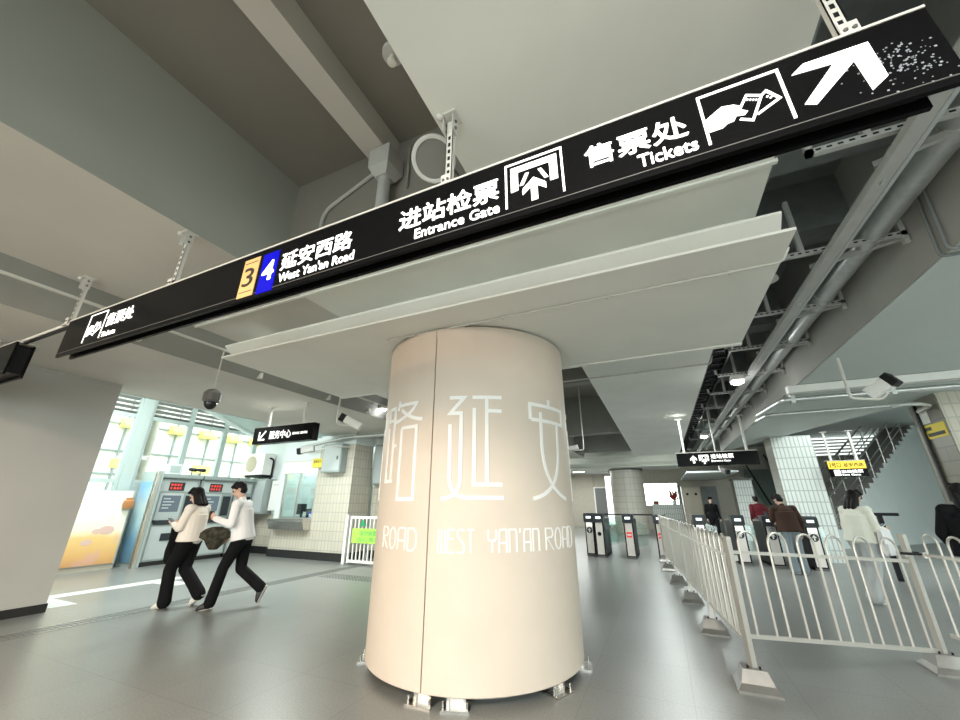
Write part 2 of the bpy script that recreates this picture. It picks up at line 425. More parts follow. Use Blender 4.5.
# sloping stair slab over the ticket machines
mb = MB(); mb.prism([(5.2, 4.60), (10.5, 2.90), (10.5, 3.15), (5.2, 4.85)], 'x', -12.0, -8.9)
struct('ceiling_stair_slope', mb, M['atrium'])
struct('trim_stair_edge', MB().prism([(5.2, 4.53), (10.5, 2.83), (10.5, 3.17), (5.2, 4.87)], 'x', -12.18, -12.0), M['wall_cool'])
struct('ceiling_atrium', MB().box(-12.6, -8.9, Y0, 5.2, 4.75, 4.9), M['wall_cool'])
struct('wall_right_light_block', MB().box(14, 14.2, Y0, 46, 0, 5), M['wall_cool'])  # unseen wall added to cut daylight from the open right side
# left block wall
struct('wall_left', MB().box(-12.3, -8.15, Y0, 3.16, 0, ZR), M['wall'])
struct('baseboard_left', MB().box(-12.31, -8.135, Y0, 3.175, 0, .11), M['black'])
struct('trim_wall_joint', MB().box(-8.152, -8.146, Y0, 3.16, ZR - .09, ZR - .075), M['greypaint'])

# drain cover along the floor, pale studded strips
d = thing('drain_cover', 'long narrow grey steel drain grating set in the floor on the left', 'drain cover', (-7.06, 4, 0))
mb = MB(); mb.box(-7.2, -7.18, -2.5, 8.6, 0, .005).box(-6.94, -6.92, -2.5, 8.6, 0, .005); mb.build('frame', M['steel'], d)
mb = MB()
y = -2.5
while y < 8.6:
    mb.box(-7.18, -6.94, y, y + .035, 0, .0045); y += .06
mb.build('grating', M['grate'], d)
mb = MB()
for (x0, x1, y0, y1) in ((-9.45, -9.15, 3.3, 5.6), (-9.15, -8.35, 3.3, 3.6), (-9.15, -8.5, 5.0, 5.3)):
    mb.box(x0, x1, y0, y1, 0, .004)
    x = x0 + .04
    while x < x1 - .02:
        yy = y0 + .04
        while yy < y1 - .02:
            mb.box(x, x + .024, yy, yy + .024, .004, .008); yy += .06
        x += .06
struct('floor_pale_strips', mb, M['pale_strip'])
mb = MB()
x = -6.8
while x < -5.5:
    yy = 6.85
    while yy < 7.3:
        mb.box(x, x + .03, yy, yy + .03, 0, .005); yy += .075
    x += .075
struct('floor_tactile_studs', mb, M['grate'])

# ------------------------------------------------------------------ window wall on the left
XW = -12.42
def window_bay(n, y0, y1):
    w = thing('window_%d' % n, None, None, (XW, (y0 + y1) / 2, 0)); w['kind'] = 'structure'
    fr = MB()
    fr.box(XW - .05, XW + .05, y0, y0 + .07, 1.0, 4.6).box(XW - .05, XW + .05, y1 - .07, y1, 1.0, 4.6)
    for z in (1.95, 3.6): fr.box(XW - .05, XW + .05, y0 + .07, y1 - .07, z - .045, z + .045)
    fr.build('window_frame', M['frame_w'], w)
    MB().box(XW - .01, XW + .0, y0 + .07, y1 - .07, 1.995, 3.555).build('pane', M['glass'], w)
    lv = MB(); z = 3.68
    while z < 4.55:
        m4 = Matrix.Translation((XW, 0, z)) @ Matrix.Rotation(math.radians(-28), 4, 'Y')
        lv.box(-.06, .06, y0 + .07, y1 - .07, -.012, .012, m4); z += .125
    lv.build('louver', M['louver'], w)
for i, (a, b) in enumerate(((2.9, 4.2), (4.2, 5.36), (5.62, 6.67), (6.67, 7.72), (7.72, 8.8), (8.8, 9.9))): window_bay(i + 1, a, b)
struct('wall_window_post', MB().box(XW - .1, XW + .1, 5.36, 5.62, 0, 4.75).box(XW - .06, XW + .06, 2.9, 5.36, 0, 1.2).box(XW - .06, XW + .06, 5.62, 12, 0, 1.9).box(XW - .08, XW + .08, 2.9, 12, 4.55, 4.8), M['frame_w'])
struct('window_low_glass', MB().box(XW - .008, XW + .002, 2.9, 5.36, 1.2, 1.92), M['glass'])
# buildings over the street
for i, (y0, y1, h) in enumerate(((-4, 9.2, 7.6), (9.5, 26, 6.4))):
    b = thing('street_building', ('pale building across the street seen through the tall windows, yellow awnings along it', 'pale building further along the street behind the service centre')[i], 'building', (-20, (y0 + y1) / 2, 0))
    MB().box(-26, -20, y0, y1, 0, h).build('facade', M['out_wall'], b)
    ln = MB()
    for z in (2.5, 3.4, 4.5, 5.6): ln.box(-19.99, -19.9, y0, y1, z, z + .05)
    y = y0 + .7
    while y < y1: ln.box(-19.99, -19.92, y, y + .06, 1, h - .4); y += 1.45
    ln.build('string_course', M['out_dark'], b)  # dark grey lines over the facade
    y = y0 + .4; k = 0
    while y < y1 - 1:
        MB().prism([(-20, 4.75), (-19.5, 4.45), (-19.5, 4.35), (-20, 4.35)], 'y', y, y + .62).build('awning', M['out_yellow'], b)
        if k % 2: MB().box(-20.0, -19.9, y + .1, y + .9, 2.75, 3.1).build('shop_sign', M['out_yellow'], b)
        y += 1.3; k += 1

# ------------------------------------------------------------------ ticket hall, left
ad = thing('advertising_panel', 'tall orange and cream advertising panel beneath the windows', 'advert', (-12.0, 4.6, 0))
MB().box(-12.28, -11.97, 3.3, 5.6, .1, 1.73).build('cabinet', M['frame_w'], ad)
MB().box(-12.26, -11.99, 3.3, 5.6, 0, .1).build('plinth', M['beige'], ad)
MB().box(-11.97, -11.955, 3.34, 5.56, .12, 1.70).build('poster', poster_mat('orange_cream_poster', [(0, (.50, .24, .12)), (.2, (.72, .42, .16)), (.42, (.80, .55, .22)), (.5, (.86, .80, .60)), (.75, (.87, .86, .74)), (1, (.86, .82, .70))], (.62, .36, .42), 1.5, z0=.1 + 0, z1=1.8), ad)
mb = MB()
for (y, z, r) in ((4.95, .60, .10), (5.25, .84, .15), (5.08, .82, .09)):
    mb.prism([(y + r * math.cos(a * PI / 12), z + r * .62 * math.sin(a * PI / 12)) for a in range(24)], 'x', -11.955, -11.951 + .0007 * r)
mb.build('printed_flower', mat('mauve_print', (.66, .46, .40), .4), ad)
mb = MB()
for (y, z) in ((5.62, 1.42), ):
    mb.lathe([(.03, -.12), (.10, -.11), (.115, -.02), (.105, .06), (.07, .09), (.07, .13), (.03, .14)], (-11.9, y - .12, z), 16)
j = mb.build('brown_jar', mat('brown_glaze', (.36, .16, .06), .3), None, True, loc=(-11.9, 5.5, 1.28)); tag(j, 'small brown lidded jar hung beside the advertising panel', 'jar')

def ticket_machine(y0, y1, label, full=True):
    t = thing('ticket_machine', label, 'ticket machine', (-11.9, (y0 + y1) / 2, 0), 'ticket machines under the windows')
    xf = -11.62; w = y1 - y0
    MB().prism([(-12.3, .1), (xf, .1), (xf, .92), (xf - .1, 1.0), (xf - .1, 2.02), (xf, 2.06), (xf, 2.15), (-12.3, 2.15)], 'y', y0, y1).build('cabinet', M['machine'], t)
    MB().box(-12.28, xf - .04, y0 + .02, y1 - .02, 0, .1).build('plinth', M['black'], t)
    MB().box(xf, xf + .012, y0 + .05, y1 - .05, .14, .88).build('front_door', M['machine_l'], t)
    MB().box(xf - .1, xf - .085, y0 + .06, y1 - .06, 1.72, 1.98).build('header_panel', M['machine_l'], t)
    MB().box(xf - .085, xf - .075, y0 + .25 * w, y0 + .62 * w, 1.74, 1.95).build('red_display', M['panel_dark'], t)
    mb = MB(); random.seed(int(y0 * 10))
    for r_ in range(2):
        y = y0 + .28 * w
        while y < y0 + .58 * w:
            mb.box(xf - .075, xf - .07, y, y + .035 + random.random() * .02, 1.775 + .085 * r_, 1.83 + .085 * r_); y += .075
    mb.build('red_lettering', M['redled'], t)
    MB().box(xf - .1, xf - .088, y0 + .10 * w, y0 + .66 * w, 1.0, 1.68).build('bezel', M['machine_l'], t)
    MB().box(xf - .088, xf - .082, y0 + .16 * w, y0 + .6 * w, 1.22, 1.62).build('screen', M['screen'], t)
    mb = MB()
    for k in range(4): mb.box(xf - .082, xf - .079, y0 + .2 * w, y0 + (.36 + .05 * (k % 3)) * w, 1.3 + .075 * k, 1.33 + .075 * k)
    mb.build('screen_text', M['machine_l'], t)
    MB().box(xf - .1, xf - .07, y0 + .72 * w, y0 + .93 * w, 1.1, 1.62).build('coin_panel', M['panel_dark'], t)
    MB().box(xf - .1, xf + .03, y0 + .08 * w, y1 - .05 * w, .93, 1.03).build('counter_ledge', M['panel_dark'], t)
    MB().box(xf + .012, xf + .03, y0 + .3 * w, y0 + .6 * w, .55, .72).build('ticket_tray', M['panel_dark'], t)
    return t
ticket_machine(5.93, 6.93, 'grey ticket machine nearest the advertising panel, beside the woman in cream')
ticket_machine(6.97, 7.95, 'grey ticket machine behind the heads of the walking couple')
ticket_machine(7.99, 8.55, 'narrow grey machine beside the outdoor air conditioner, mostly behind the man')
e = thing('machine_enclosure', 'tall grey end panel with a blue poster, left of the ticket machines', 'end panel', (-12, 5.85, 0))
MB().box(-12.3, -11.5, 5.80, 5.88, 0, 2.2).build('side_panel', M['frame_w'], e)
MB().box(-12.22, -11.68, 5.785, 5.80, .1, 1.95).build('poster', poster_mat('blue_poster', [(0, (.10, .17, .24)), (.35, (.16, .33, .48)), (.55, (.45, .68, .75)), (.75, (.62, .78, .80)), (1, (.22, .42, .66))], None, 2.2, z0=0, z1=2), e)
MB().box(-11.53, -11.47, 5.74, 5.80, 0, 2.2).build('edge_trim', M['alu'], e)
MB().box(-11.66, -11.62, 5.76, 5.80, 0, 2.18).build('edge_trim', M['alu'], e)
# little cameras on a bracket above the machines
for k, y in enumerate((6.75, 6.98)):
    t = thing('mini_camera', ('left of two small black cameras above the ticket machines', 'right of two small black cameras above the ticket machines')[k], 'camera', (-11.9, y, 2.15), 'small cameras on the ticket machines')
    MB().cyl((-11.9, y, 2.15), (-11.9, y, 2.30), .012).build('stand', M['darkgrey'], t)
    MB().cap((-11.97, y - .02, 2.32), (-11.8, y + .03, 2.30), .045, .05).build('housing', M['dark'], t, True)
b = thing('machine_top_box', 'pale blue box on top of the first ticket machine', 'box', (-12.0, 6.3, 2.15))
MB().box(-12.2, -11.85, 6.12, 6.45, 2.15, 2.42).build('casing', M['wall_cool'], b, bevel=.015)
MB().box(-11.85, -11.843, 6.16, 6.41, 2.19, 2.38).build('front_panel', M['frame_w'], b)

# service centre booth
BY = 8.65
struct('wall_booth', MB().box(-10.5, -9.15, BY, BY + .2, .2, 1.0).box(-9.15, -7.85, BY, BY + .8, .2, 3.05).box(-10.7, -10.5, BY, BY + .2, .2, 1.0)
       .box(-7.85, -4.4, BY + .95, BY + 1.2, .2, 2.5).box(-12.4, -10.7, BY + .35, BY + .5, .2, 1.12), M['tile'])
struct('wall_booth_upper', MB().box(-12.4, -10.7, BY + .35, BY + .5, 1.12, 3.5).box(-10.7, -10.5, BY, BY + .4, 1.0, 3.3).box(-10.5, -9.15, BY, BY + .12, 2.62, 3.3).box(-7.85, -4.4, BY + .95, BY + 1.2, 2.5, ZR).box(-9.15, -7.8, BY - .05, BY + .8, 3.05, ZR), M['wall_cool'])
struct('baseboard_booth', MB().box(-10.7, -7.84, BY - .012, BY + .8, 0, .2).box(-12.4, -10.7, BY + .335, BY + .5, 0, .2).box(-7.85, -4.4, BY + .94, BY + 1.2, 0, .2), M['black'])
struct('wall_booth_back', MB().box(-10.9, -8.9, BY + 2.2, BY + 2.3, 0, 3.3).box(-10.75, -10.7, BY + .4, BY + 2.3, 0, 3.3).box(-9.15, -9.1, BY + .8, BY + 2.3, 0, 3.3).box(-10.8, -9.1, BY + .4, BY + 2.2, 3.2, 3.3), M['wall_cool'])
w = thing('window_7', None, None, (-9.8, BY, 1.0)); w['kind'] = 'structure'
mb = MB(); mb.box(-10.5, -10.45, BY + .02, BY + .08, 1.0, 2.62).box(-9.2, -9.15, BY + .02, BY + .08, 1.0, 2.62).box(-10.45, -9.2, BY + .02, BY + .08, 1.0, 1.05).box(-10.45, -9.2, BY + .02, BY + .08, 2.57, 2.62).box(-9.9, -9.86, BY + .02, BY + .08, 1.05, 2.57)
mb.build('window_frame', M['alu'], w)
MB().box(-10.45, -9.2, BY + .045, BY + .055, 1.05, 2.57).build('pane', M['glass_b'], w)
s = thing('service_counter', 'stainless steel counter shelf under the service window', 'counter', (-9.9, BY, .7))
MB().prism([(BY - .30, 1.02), (BY - .001, 1.02), (BY - .001, .72), (BY - .22, .74), (BY - .30, .95)], 'x', -10.55, -9.15).build('shelf', M['steel'], s)
h = thing('service_header', 'blank pale panel above the service window', 'panel', (-9.9, BY, 2.25))
MB().box(-10.55, -9.1, BY - .06, BY, 2.28, 2.62).build('board', M['plastic'], h)
MB().box(-10.57, -9.08, BY - .07, BY, 2.62, 2.65).build('edge_trim', M['alu'], h)
y_ = thing('yellow_notice', 'small yellow notice on the tiles beside the service header', 'notice', (-8.98, BY, 2.55))
MB().box(-9.33, -8.95, BY - .092, BY - .086, 2.42, 2.68).build('sheet', M['yellow'], y_)
text('温馨提示', 'lettering', M['blackink'], y_, -9.29, -8.99, 2.55, 2.63, BY - .092, .002)
MB().box(-9.33, -8.95, BY - .086, BY - .072, 2.44, 2.66).build('backing', M['plastic'], y_)
b = thing('meter_cabinet', 'grey wall cabinet high on the corner of the service booth', 'cabinet', (-8.45, BY, 2.25))
MB().box(-8.8, -8.1, BY - .25, BY, 2.25, 3.05).build('casing', M['machine'], b, bevel=.01)
MB().box(-8.76, -8.14, BY - .262, BY - .25, 2.3, 3.0).build('door', M['machine_l'], b)
MB().box(-8.24, -8.2, BY - .28, BY - .262, 2.6, 2.7).build('handle', M['darkgrey'], b)
b = thing('wall_cabinet', 'pale grey cabinet on the recessed wall beside the barred gate', 'cabinet', (-7.4, BY + .95, 1.95))
MB().box(-7.75, -6.95, BY + .75, BY + .95, 1.95, 3.1).build('casing', M['machine'], b, bevel=.01)
MB().box(-7.71, -6.99, BY + .738, BY + .75, 2.0, 3.05).build('door', M['machine_l'], b)
MB().box(-7.4, -7.25, BY + .69, BY + .74, 1.98, 2.12).build('lock', M['plastic'], b)
# items in the booth
c = thing('counter_monitor', 'black computer monitor on the desk inside the service booth', 'monitor', (-10.15, BY + .5, 1.0))
MB().box(-10.35, -9.98, BY + .5, BY + .54, 1.12, 1.42).build('display', M['dark'], c); MB().cyl((-10.16, BY + .53, 1.0), (-10.16, BY + .53, 1.15), .03).build('stand', M['dark'], c)
c = thing('booth_desk', 'pale desk inside the service booth behind the glass', 'desk', (-9.8, BY + .5, 0))
MB().box(-10.65, -9.16, BY + .22, BY + .8, .95, 1.0).build('desk_top', M['plastic'], c)
MB().box(-10.6, -10.55, BY + .25, BY + .75, 0, .95).build('leg', M['plastic'], c); MB().box(-9.25, -9.2, BY + .25, BY + .75, 0, .95).build('leg', M['plastic'], c)
for k, (x, hh, cc, nm) in enumerate(((-9.85, .28, 'dark', 'black ticket printer'), (-9.6, .2, 'blue', 'blue document box'), (-9.4, .33, 'potgreen', 'green potted plant'))):
    c = thing(('ticket_printer', 'document_box', 'desk_plant')[k], nm + ' on the service booth desk', ('printer', 'box', 'plant')[k], (x, BY + .45, 1.0))
    if k < 2:
        MB().box(x - .1, x + .08, BY + .38, BY + .55, 1.0, 1.0 + hh).build('casing', M[cc], c, bevel=.01)
        MB().box(x - .07, x + .05, BY + .37, BY + .38, 1.05, 1.0 + hh * .7).build('front', M['plastic'], c)
    else:
        MB().lathe([(.05, 1.0), (.07, 1.12), (.065, 1.12)], (x, BY + .45, 0), 14).build('pot', M['plastic'], c)
        mb = MB()
        for q in range(14):
            a = q * 2.4; mb.cap((x, BY + .45, 1.1), (x + .1 * math.cos(a), BY + .45 + .1 * math.sin(a), 1.2 + .012 * q), .008, .022, 6)
        mb.build('leaves', M[cc], c, True)
# air conditioner and grey cabinets left of the booth
a = thing('air_conditioner', 'white outdoor air conditioner unit mounted above the grey cabinets', 'air conditioner', (-11.95, BY + .1, 2.25))
MB().box(-12.35, -11.45, BY - .1, BY + .3, 2.28, 2.95).build('casing', M['plastic'], a, bevel=.02)
mb = MB(); mb.prism([(-12.03 + .25 * math.cos(q * PI / 16), 2.62 + .25 * math.sin(q * PI / 16)) for q in range(32)], 'y', BY - .115, BY - .1); mb.build('fan_grille', mat('fan_grille_beige', (.42, .37, .27), .6), a)
MB().box(-12.3, -11.5, BY - .05, BY + .35, 2.22, 2.28).build('bracket', M['dark'], a)
MB().tube(arc_path([((-11.44, BY + .1, 2.8), 0), ((-11.25, BY + .1, 2.75), .1), ((-11.25, BY + .1, 2.15), .1), ((-11.4, BY + .1, 2.1), 0)]), .03, 8).build('hose', M['dark'], a, True)
b = thing('junction_cabinet', 'tall grey steel cabinet below the air conditioner', 'cabinet', (-11.5, BY + .1, 1.1))
MB().box(-11.85, -11.25, BY - .02, BY + .35, 1.12, 2.15).build('casing', M['machine'], b, bevel=.012); MB().box(-11.8, -11.3, BY - .032, BY - .02, 1.18, 2.1).build('door', M['machine_l'], b)
b = thing('notice_cabinet', 'pale flat cabinet with a small printed notice left of the service window', 'cabinet', (-10.9, BY + .2, 1.2))
MB().box(-11.2, -10.72, BY + .15, BY + .35, 1.22, 2.1).build('casing', M['plastic'], b, bevel=.01)
text('自助服务', 'lettering', M['greypaint'], b, -11.1, -10.85, 1.95, 2.0, BY + .15, .002)

# barred side gate with green notice
g = thing('side_gate', 'white barred gate with a green notice beside the booth pillar', 'gate', (-7.1, 8.4, 0))
mb = MB(); mb.box(-7.66, -7.58, 8.4, 8.46, 0, 1.16).box(-7.5, -7.45, 8.4, 8.44, .03, 1.13).box(-6.05, -6.0, 8.4, 8.44, .03, 1.13).box(-7.45, -6.05, 8.4, 8.44, 1.07, 1.13).box(-7.45, -6.05, 8.4, 8.44, .05, .11)
mb.build('frame', M['plastic'], g)
mb = MB(); x = -7.35
while x < -6.1: mb.box(x, x + .03, 8.405, 8.435, .11, 1.07); x += .12
mb.build('bars', M['plastic'], g)
n = MB().box(-7.38, -6.3, 8.38, 8.4, .5, .84).build('notice', M['green'], g)
text('请勿倚靠', 'lettering', M['green_d'], n, -7.15, -6.6, .67, .79, 8.38, .002); text('当心夹手', 'lettering', M['green_d'], n, -7.2, -6.5, .54, .64, 8.38, .002)
mb = MB(); mb.box(-7.15, -6.98, 8.38, 8.4, .9, .96).box(-7.1, -7.03, 8.38, 8.4, .96, 1.04); mb.build('lamp', M['green_d'], g)

# ------------------------------------------------------------------ round clad column
CX, CY, CR = -1.969, 4.241, 1.086
TH0 = math.atan2(-CY, -CX)
def onc(s, z, k, base=.0, h=.011):
    th = TH0 + s / CR; r = CR - .003 + base + (h if k else 0)
    return Vector((CX + r * math.cos(th), CY + r * math.sin(th), z))
c = thing('clad_column', 'large round cream column with raised white station name', 'column', (CX, CY, 0)); c['kind'] = 'thing'
MB().lathe([(.93, 0), (.93, 3.19)], (CX, CY, 0), 64).build('core', M['concrete'], c, True)
SEAM = -.432 / CR; GAPA = .012 / CR
for k in range(3):
    a0 = TH0 + SEAM + GAPA / 2 + k * 2 * PI / 3; a1 = a0 + 2 * PI / 3 - GAPA
    rs = []; n = 48
    for i in range(n + 1):
        a = a0 + (a1 - a0) * i / n; ca, sa = math.cos(a), math.sin(a)
        rs.append([Vector((CX + r * ca, CY + r * sa, z)) for r, z in ((CR - .05, .062), (CR - .006, .062), (CR, .068), (CR, 3.176), (CR - .006, 3.182), (CR - .05, 3.182))])
    MB().rings(rs, True, True).build('cladding_panel', M['col'], c, True)
MB().lathe([(CR - .06, .09), (CR - .055, 3.15), (CR - .07, 3.15), (CR - .07, .09)], (CX, CY, 0), 64).build('joint_backing', M['gap_dark'], c, True)
S = .034
def strokes(name, L, m=M['relief'], off=0.0, w=S):
    mb = MB()
    for st in L: ribbon(mb, smooth_path([(s + off, z) for s, z in st]), w, lambda u, v, k: onc(u, v, k))
    return mb.build(name, m, c)
def curve_v(p0, p1, p2, n=10):
    return [((1 - t) ** 2 * p0[0] + 2 * t * (1 - t) * p1[0] + t * t * p2[0], (1 - t) ** 2 * p0[1] + 2 * t * (1 - t) * p1[1] + t * t * p2[1]) for t in [i / n for i in range(n + 1)]]
YAN = [[(-.26, 2.415), (-.115, 2.415), (-.25, 2.262), (-.143, 2.262), (-.143, 1.66)] + curve_v((-.143, 1.66), (-.15, 1.49), (-.315, 1.487))[1:],
       [(-.25, 2.155), (-.243, 1.66)] + curve_v((-.243, 1.66), (-.225, 1.495), (-.08, 1.495))[1:] + [(.253, 1.495)],
       [(-.037, 2.415), (.247, 2.42)], [(-.018, 2.31), (-.019, 1.607), (.241, 1.607)], [(.1, 2.415), (.1, 1.62)], [(.105, 2.285), (.246, 2.285)]]
AN = [[(.835, 2.47), (.833, 2.40)], [(.56, 2.235), (.56, 2.39), (1.10, 2.39), (1.10, 2.235), (.575, 2.235)],
      [(.70, 2.32), (.695, 2.0)] + curve_v((.695, 2.0), (.70, 1.56), (1.08, 1.49))[1:], [(.97, 2.22), (.965, 2.0)] + curve_v((.965, 2.0), (.96, 1.56), (.55, 1.49))[1:]]
LU = [[(-.90, 2.46), (-.93, 2.36)], [(-.91, 2.41), (-.635, 2.405)] + curve_v((-.635, 2.405), (-.70, 2.27), (-1.0, 2.235))[1:], [(-.86, 2.36)] + curve_v((-.86, 2.36), (-.72, 2.25), (-.55, 2.23))[1:],
      [(-.835, 2.165), (-.62, 2.165), (-.62, 1.485), (-.835, 1.485), (-.835, 2.165)],
      [(-1.12, 2.40), (-1.12, 2.27), (-.96, 2.27)], [(-1.12, 2.40), (-.99, 2.40), (-.99, 1.655)], [(-1.12, 2.2), (-1.12, 1.655), (-.955, 1.655)], [(-.99, 2.0), (-.92, 2.0)]]
XI = [[(.0, 2.41), (.57, 2.41)], [(.03, 2.22), (.54, 2.22), (.54, 1.49), (.03, 1.49), (.03, 2.22)], [(.2, 2.41), (.2, 1.95), (.1, 1.85)], [(.37, 2.41), (.37, 1.85), (.47, 1.85)]]
PT = .853
for rep in (0, 1):
    o4 = rep * 4 * PT
    strokes('character', YAN, off=o4); strokes('character', AN, off=o4)
    strokes('character', XI, off=1.42 + o4)
    strokes('character', LU, off=4 * PT - .0 + o4 if rep == 0 else 0.0)
# art-deco roman lettering underneath
G = {'W': [[(0, 1), (0, .1), (.1, 0), (.45, 0), (.45, 1)], [(.45, 0), (.9, 0), (1, .1), (1, 1)]],
     'E': [[(1, 1), (0, 1), (0, 0), (1, 0)], [(0, .6), (.85, .6)]],
     'S': [[(1, .95), (.85, 1), (.2, 1), (0, .85), (.05, .7), (.95, .35), (1, .15), (.8, 0), (.1, 0), (0, .06)]],
     'T': [[(0, 1), (1, 1)], [(.5, 1), (.5, 0)]],
     'Y': [[(0, 1), (0, .62), (.15, .52), (.85, .52), (1, .62), (1, 1)], [(.5, .52), (.5, 0)]],
     'A': [[(0, 0), (0, .85), (.15, 1), (1, 1), (1, 0)], [(0, .42), (1, .42)]],
     'N': [[(0, 0), (0, 1), (.85, 1), (1, .85), (1, 0)]],
     "'": [[(.4, 1.05), (.3, .85)]],
     'R': [[(0, 0), (0, 1), (.8, 1), (1, .88), (1, .7), (.8, .58), (.1, .58), (1, 0)]],
     'O': [[(.5 + .5 * math.cos(a * PI / 8), .62 + .38 * math.sin(a * PI / 8)) for a in range(-6, 11)] + [(0.15, .35)]],
     'D': [[(0, 0), (0, 1), (.6, 1), (1, .8), (1, .2), (.6, 0), (0, 0)]]}
G['O'] = [[(.5 + .5 * math.cos(a * PI / 10), .5 + .5 * math.sin(a * PI / 10)) for a in range(21)]]
def word(wd, s0, s1, off):
    ws = [(.3 if ch == "'" else 1.0) for ch in wd]; tot = sum(ws) + .38 * (len(wd) - 1)
    u = (s1 - s0) / tot; s = s0
    for ch, q in zip(wd, ws):
        mb = MB()
        for st in G[ch]: ribbon(mb, smooth_path([(s + p[0] * u * q + off, 1.055 + p[1] * .18) for p in st], .02), .0135, lambda a, b, k: onc(a, b, k, 0, .009))
        mb.build('letter', M['relief'], c); s += (q + .38) * u
for off in (0, 4 * PT):
    word('WEST', -.325, -.012, off); word("YAN'AN", .11, .60, off); word('ROAD', .685, 1.17, off)
word('ROAD', -1.04, -.55, 0)
# feet that hold the cladding, and head clips
for k in range(9):
    a = TH0 + (-.62 + k * .62) if k < 3 else TH0 + 1.1 + k * .55
    a = [TH0 - .39, TH0 - .13, TH0 + .70, TH0 + 1.3, TH0 + 2.0, TH0 + 2.7, TH0 + 3.4, TH0 + 4.1, TH0 + 4.8][k]
    m4 = Matrix.Translation((CX, CY, 0)) @ Matrix.Rotation(a, 4, 'Z')
    f = MB().box(.98, 1.15, -.11, .11, 0, .012, m4).build('foot_bracket', M['steel'], c)
    mb = MB(); mb.box(1.0, 1.075, -.075, -.055, .012, .2, m4).box(1.0, 1.075, .055, .075, .012, .2, m4).box(1.04, 1.05, -.055, .055, .012, .09, m4)
    mb.build('upright_plate', M['steel'], f)
    mb = MB()
    for yy in (-.095, .09): mb.cyl(m4 @ Vector((1.12, yy, .01)), m4 @ Vector((1.12, yy, .055)), .008)
    mb.build('anchor_bolt', M['steel'], f)
for a in (TH0 + SEAM, TH0 + .35, TH0 + 1.4, TH0 - 1.6):
    m4 = Matrix.Translation((CX, CY, 0)) @ Matrix.Rotation(a, 4, 'Z')
    mb = MB(); mb.box(.93, 1.07, -.03, .03, 3.16, 3.19, m4).box(1.05, 1.075, -.015, .015, 3.1, 3.19, m4); mb.build('head_clip', M['alu_pale'], c)

# ------------------------------------------------------------------ hanging signs
SK = .911
def sx(x): return x * SK
def sz(z): return 1.45 + (z - 1.45) * SK
SY = 1.411
def sign_box(name, label, x0, x1, cat='hanging sign', D=.095):
    t = thing(name, label, cat, ((x0 + x1) / 2, SY, sz(2.87)))
    z0, z1 = sz(2.87), sz(3.285)
    MB().box(x0, x1, SY, SY + .02, z0, z1).build('front_panel', M['sign'], t)
    MB().box(x0 + .06, x1 - .06, SY + D - .02, SY + D, z0, z1).build('back_panel', M['sign'], t)
    MB().box(x0 + .03, x1 - .09, SY + .02, SY + D - .02, z0 + .045, z1 - .02).build('core', M['dark'], t)
    MB().box(x0, x1, SY - .004, SY + D + .005, z1, z1 + .012).build('top_trim', M['alu_pale'], t)
    MB().box(x0, x1, SY - .003, SY, z0 + .03, z0 + .034).build('bottom_groove', M['darkgrey'], t)
    return t
S1 = sign_box('wayfinding_sign', 'long black hanging sign with white lit wayfinding text and line numbers', sx(-5.60), sx(1.222))
fy = SY
def board(poly, name, m, parent, y=None, d=.004):
    yy = fy if y is None else y
    return MB().prism([(sx(a), sz(b)) for a, b in poly], 'y', yy - d, yy).build(name, m, parent)
def bracket_frame(x0, x1, z0, z1, w, parent):
    f = lambda u, v, k: Vector((sx(u), fy - (.004 if k else 0), sz(v)))
    mb = MB(); ribbon(mb, [(x0, z0), (x0, z1), (x1, z1), (x1, z0)], w, f); return mb.build('pictogram_frame', M['signglow'], parent)
def hand_icon(x0, z0, k, parent):
    P = lambda L: [(x0 + a * k, z0 + b * k) for a, b in L]
    board(P([(-.005, 0), (-.005, .081), (.065, .127), (.11, .115), (.137, .092), (.122, .078), (.155, .052), (.14, .036), (.11, .045), (.095, .02), (.07, .018), (.048, .001)]), 'hand_symbol', M['signglow'], parent)
    f = lambda u, v, kk: Vector((sx(u), fy - (.0035 if kk else 0), sz(v)))
    mb = MB(); ribbon(mb, P([(.125, .072), (.168, .146), (.219, .115), (.162, -.009), (.118, .02)]), .011 * k, f)
    ribbon(mb, P([(.222, .118), (.24, .133), (.277, .066), (.184, .015)]), .011 * k, f)
    for q in range(5): ribbon(mb, P([(.163 + .010 * q, .120 - .006 * q), (.169 + .010 * q, .1165 - .006 * q)]), .008 * k, f)
    for q in range(2): ribbon(mb, P([(.235 + .010 * q, .10 - .012 * q), (.241 + .010 * q, .095 - .012 * q)]), .008 * k, f)
    mb.build('ticket_symbol', M['signglow'], parent)
# left tickets group
bracket_frame(-5.10, -4.78, 2.945, 3.25, .009, S1); hand_icon(-5.08, 3.01, .92, S1)
text('售票处', 'lettering', M['signglow'], S1, sx(-4.735), sx(-4.26), sz(3.055), sz(3.195), fy, bold=.006)
text('Tickets', 'lettering', M['signglow'], S1, sx(-4.745), sx(-4.49), sz(2.945), sz(3.0), fy)
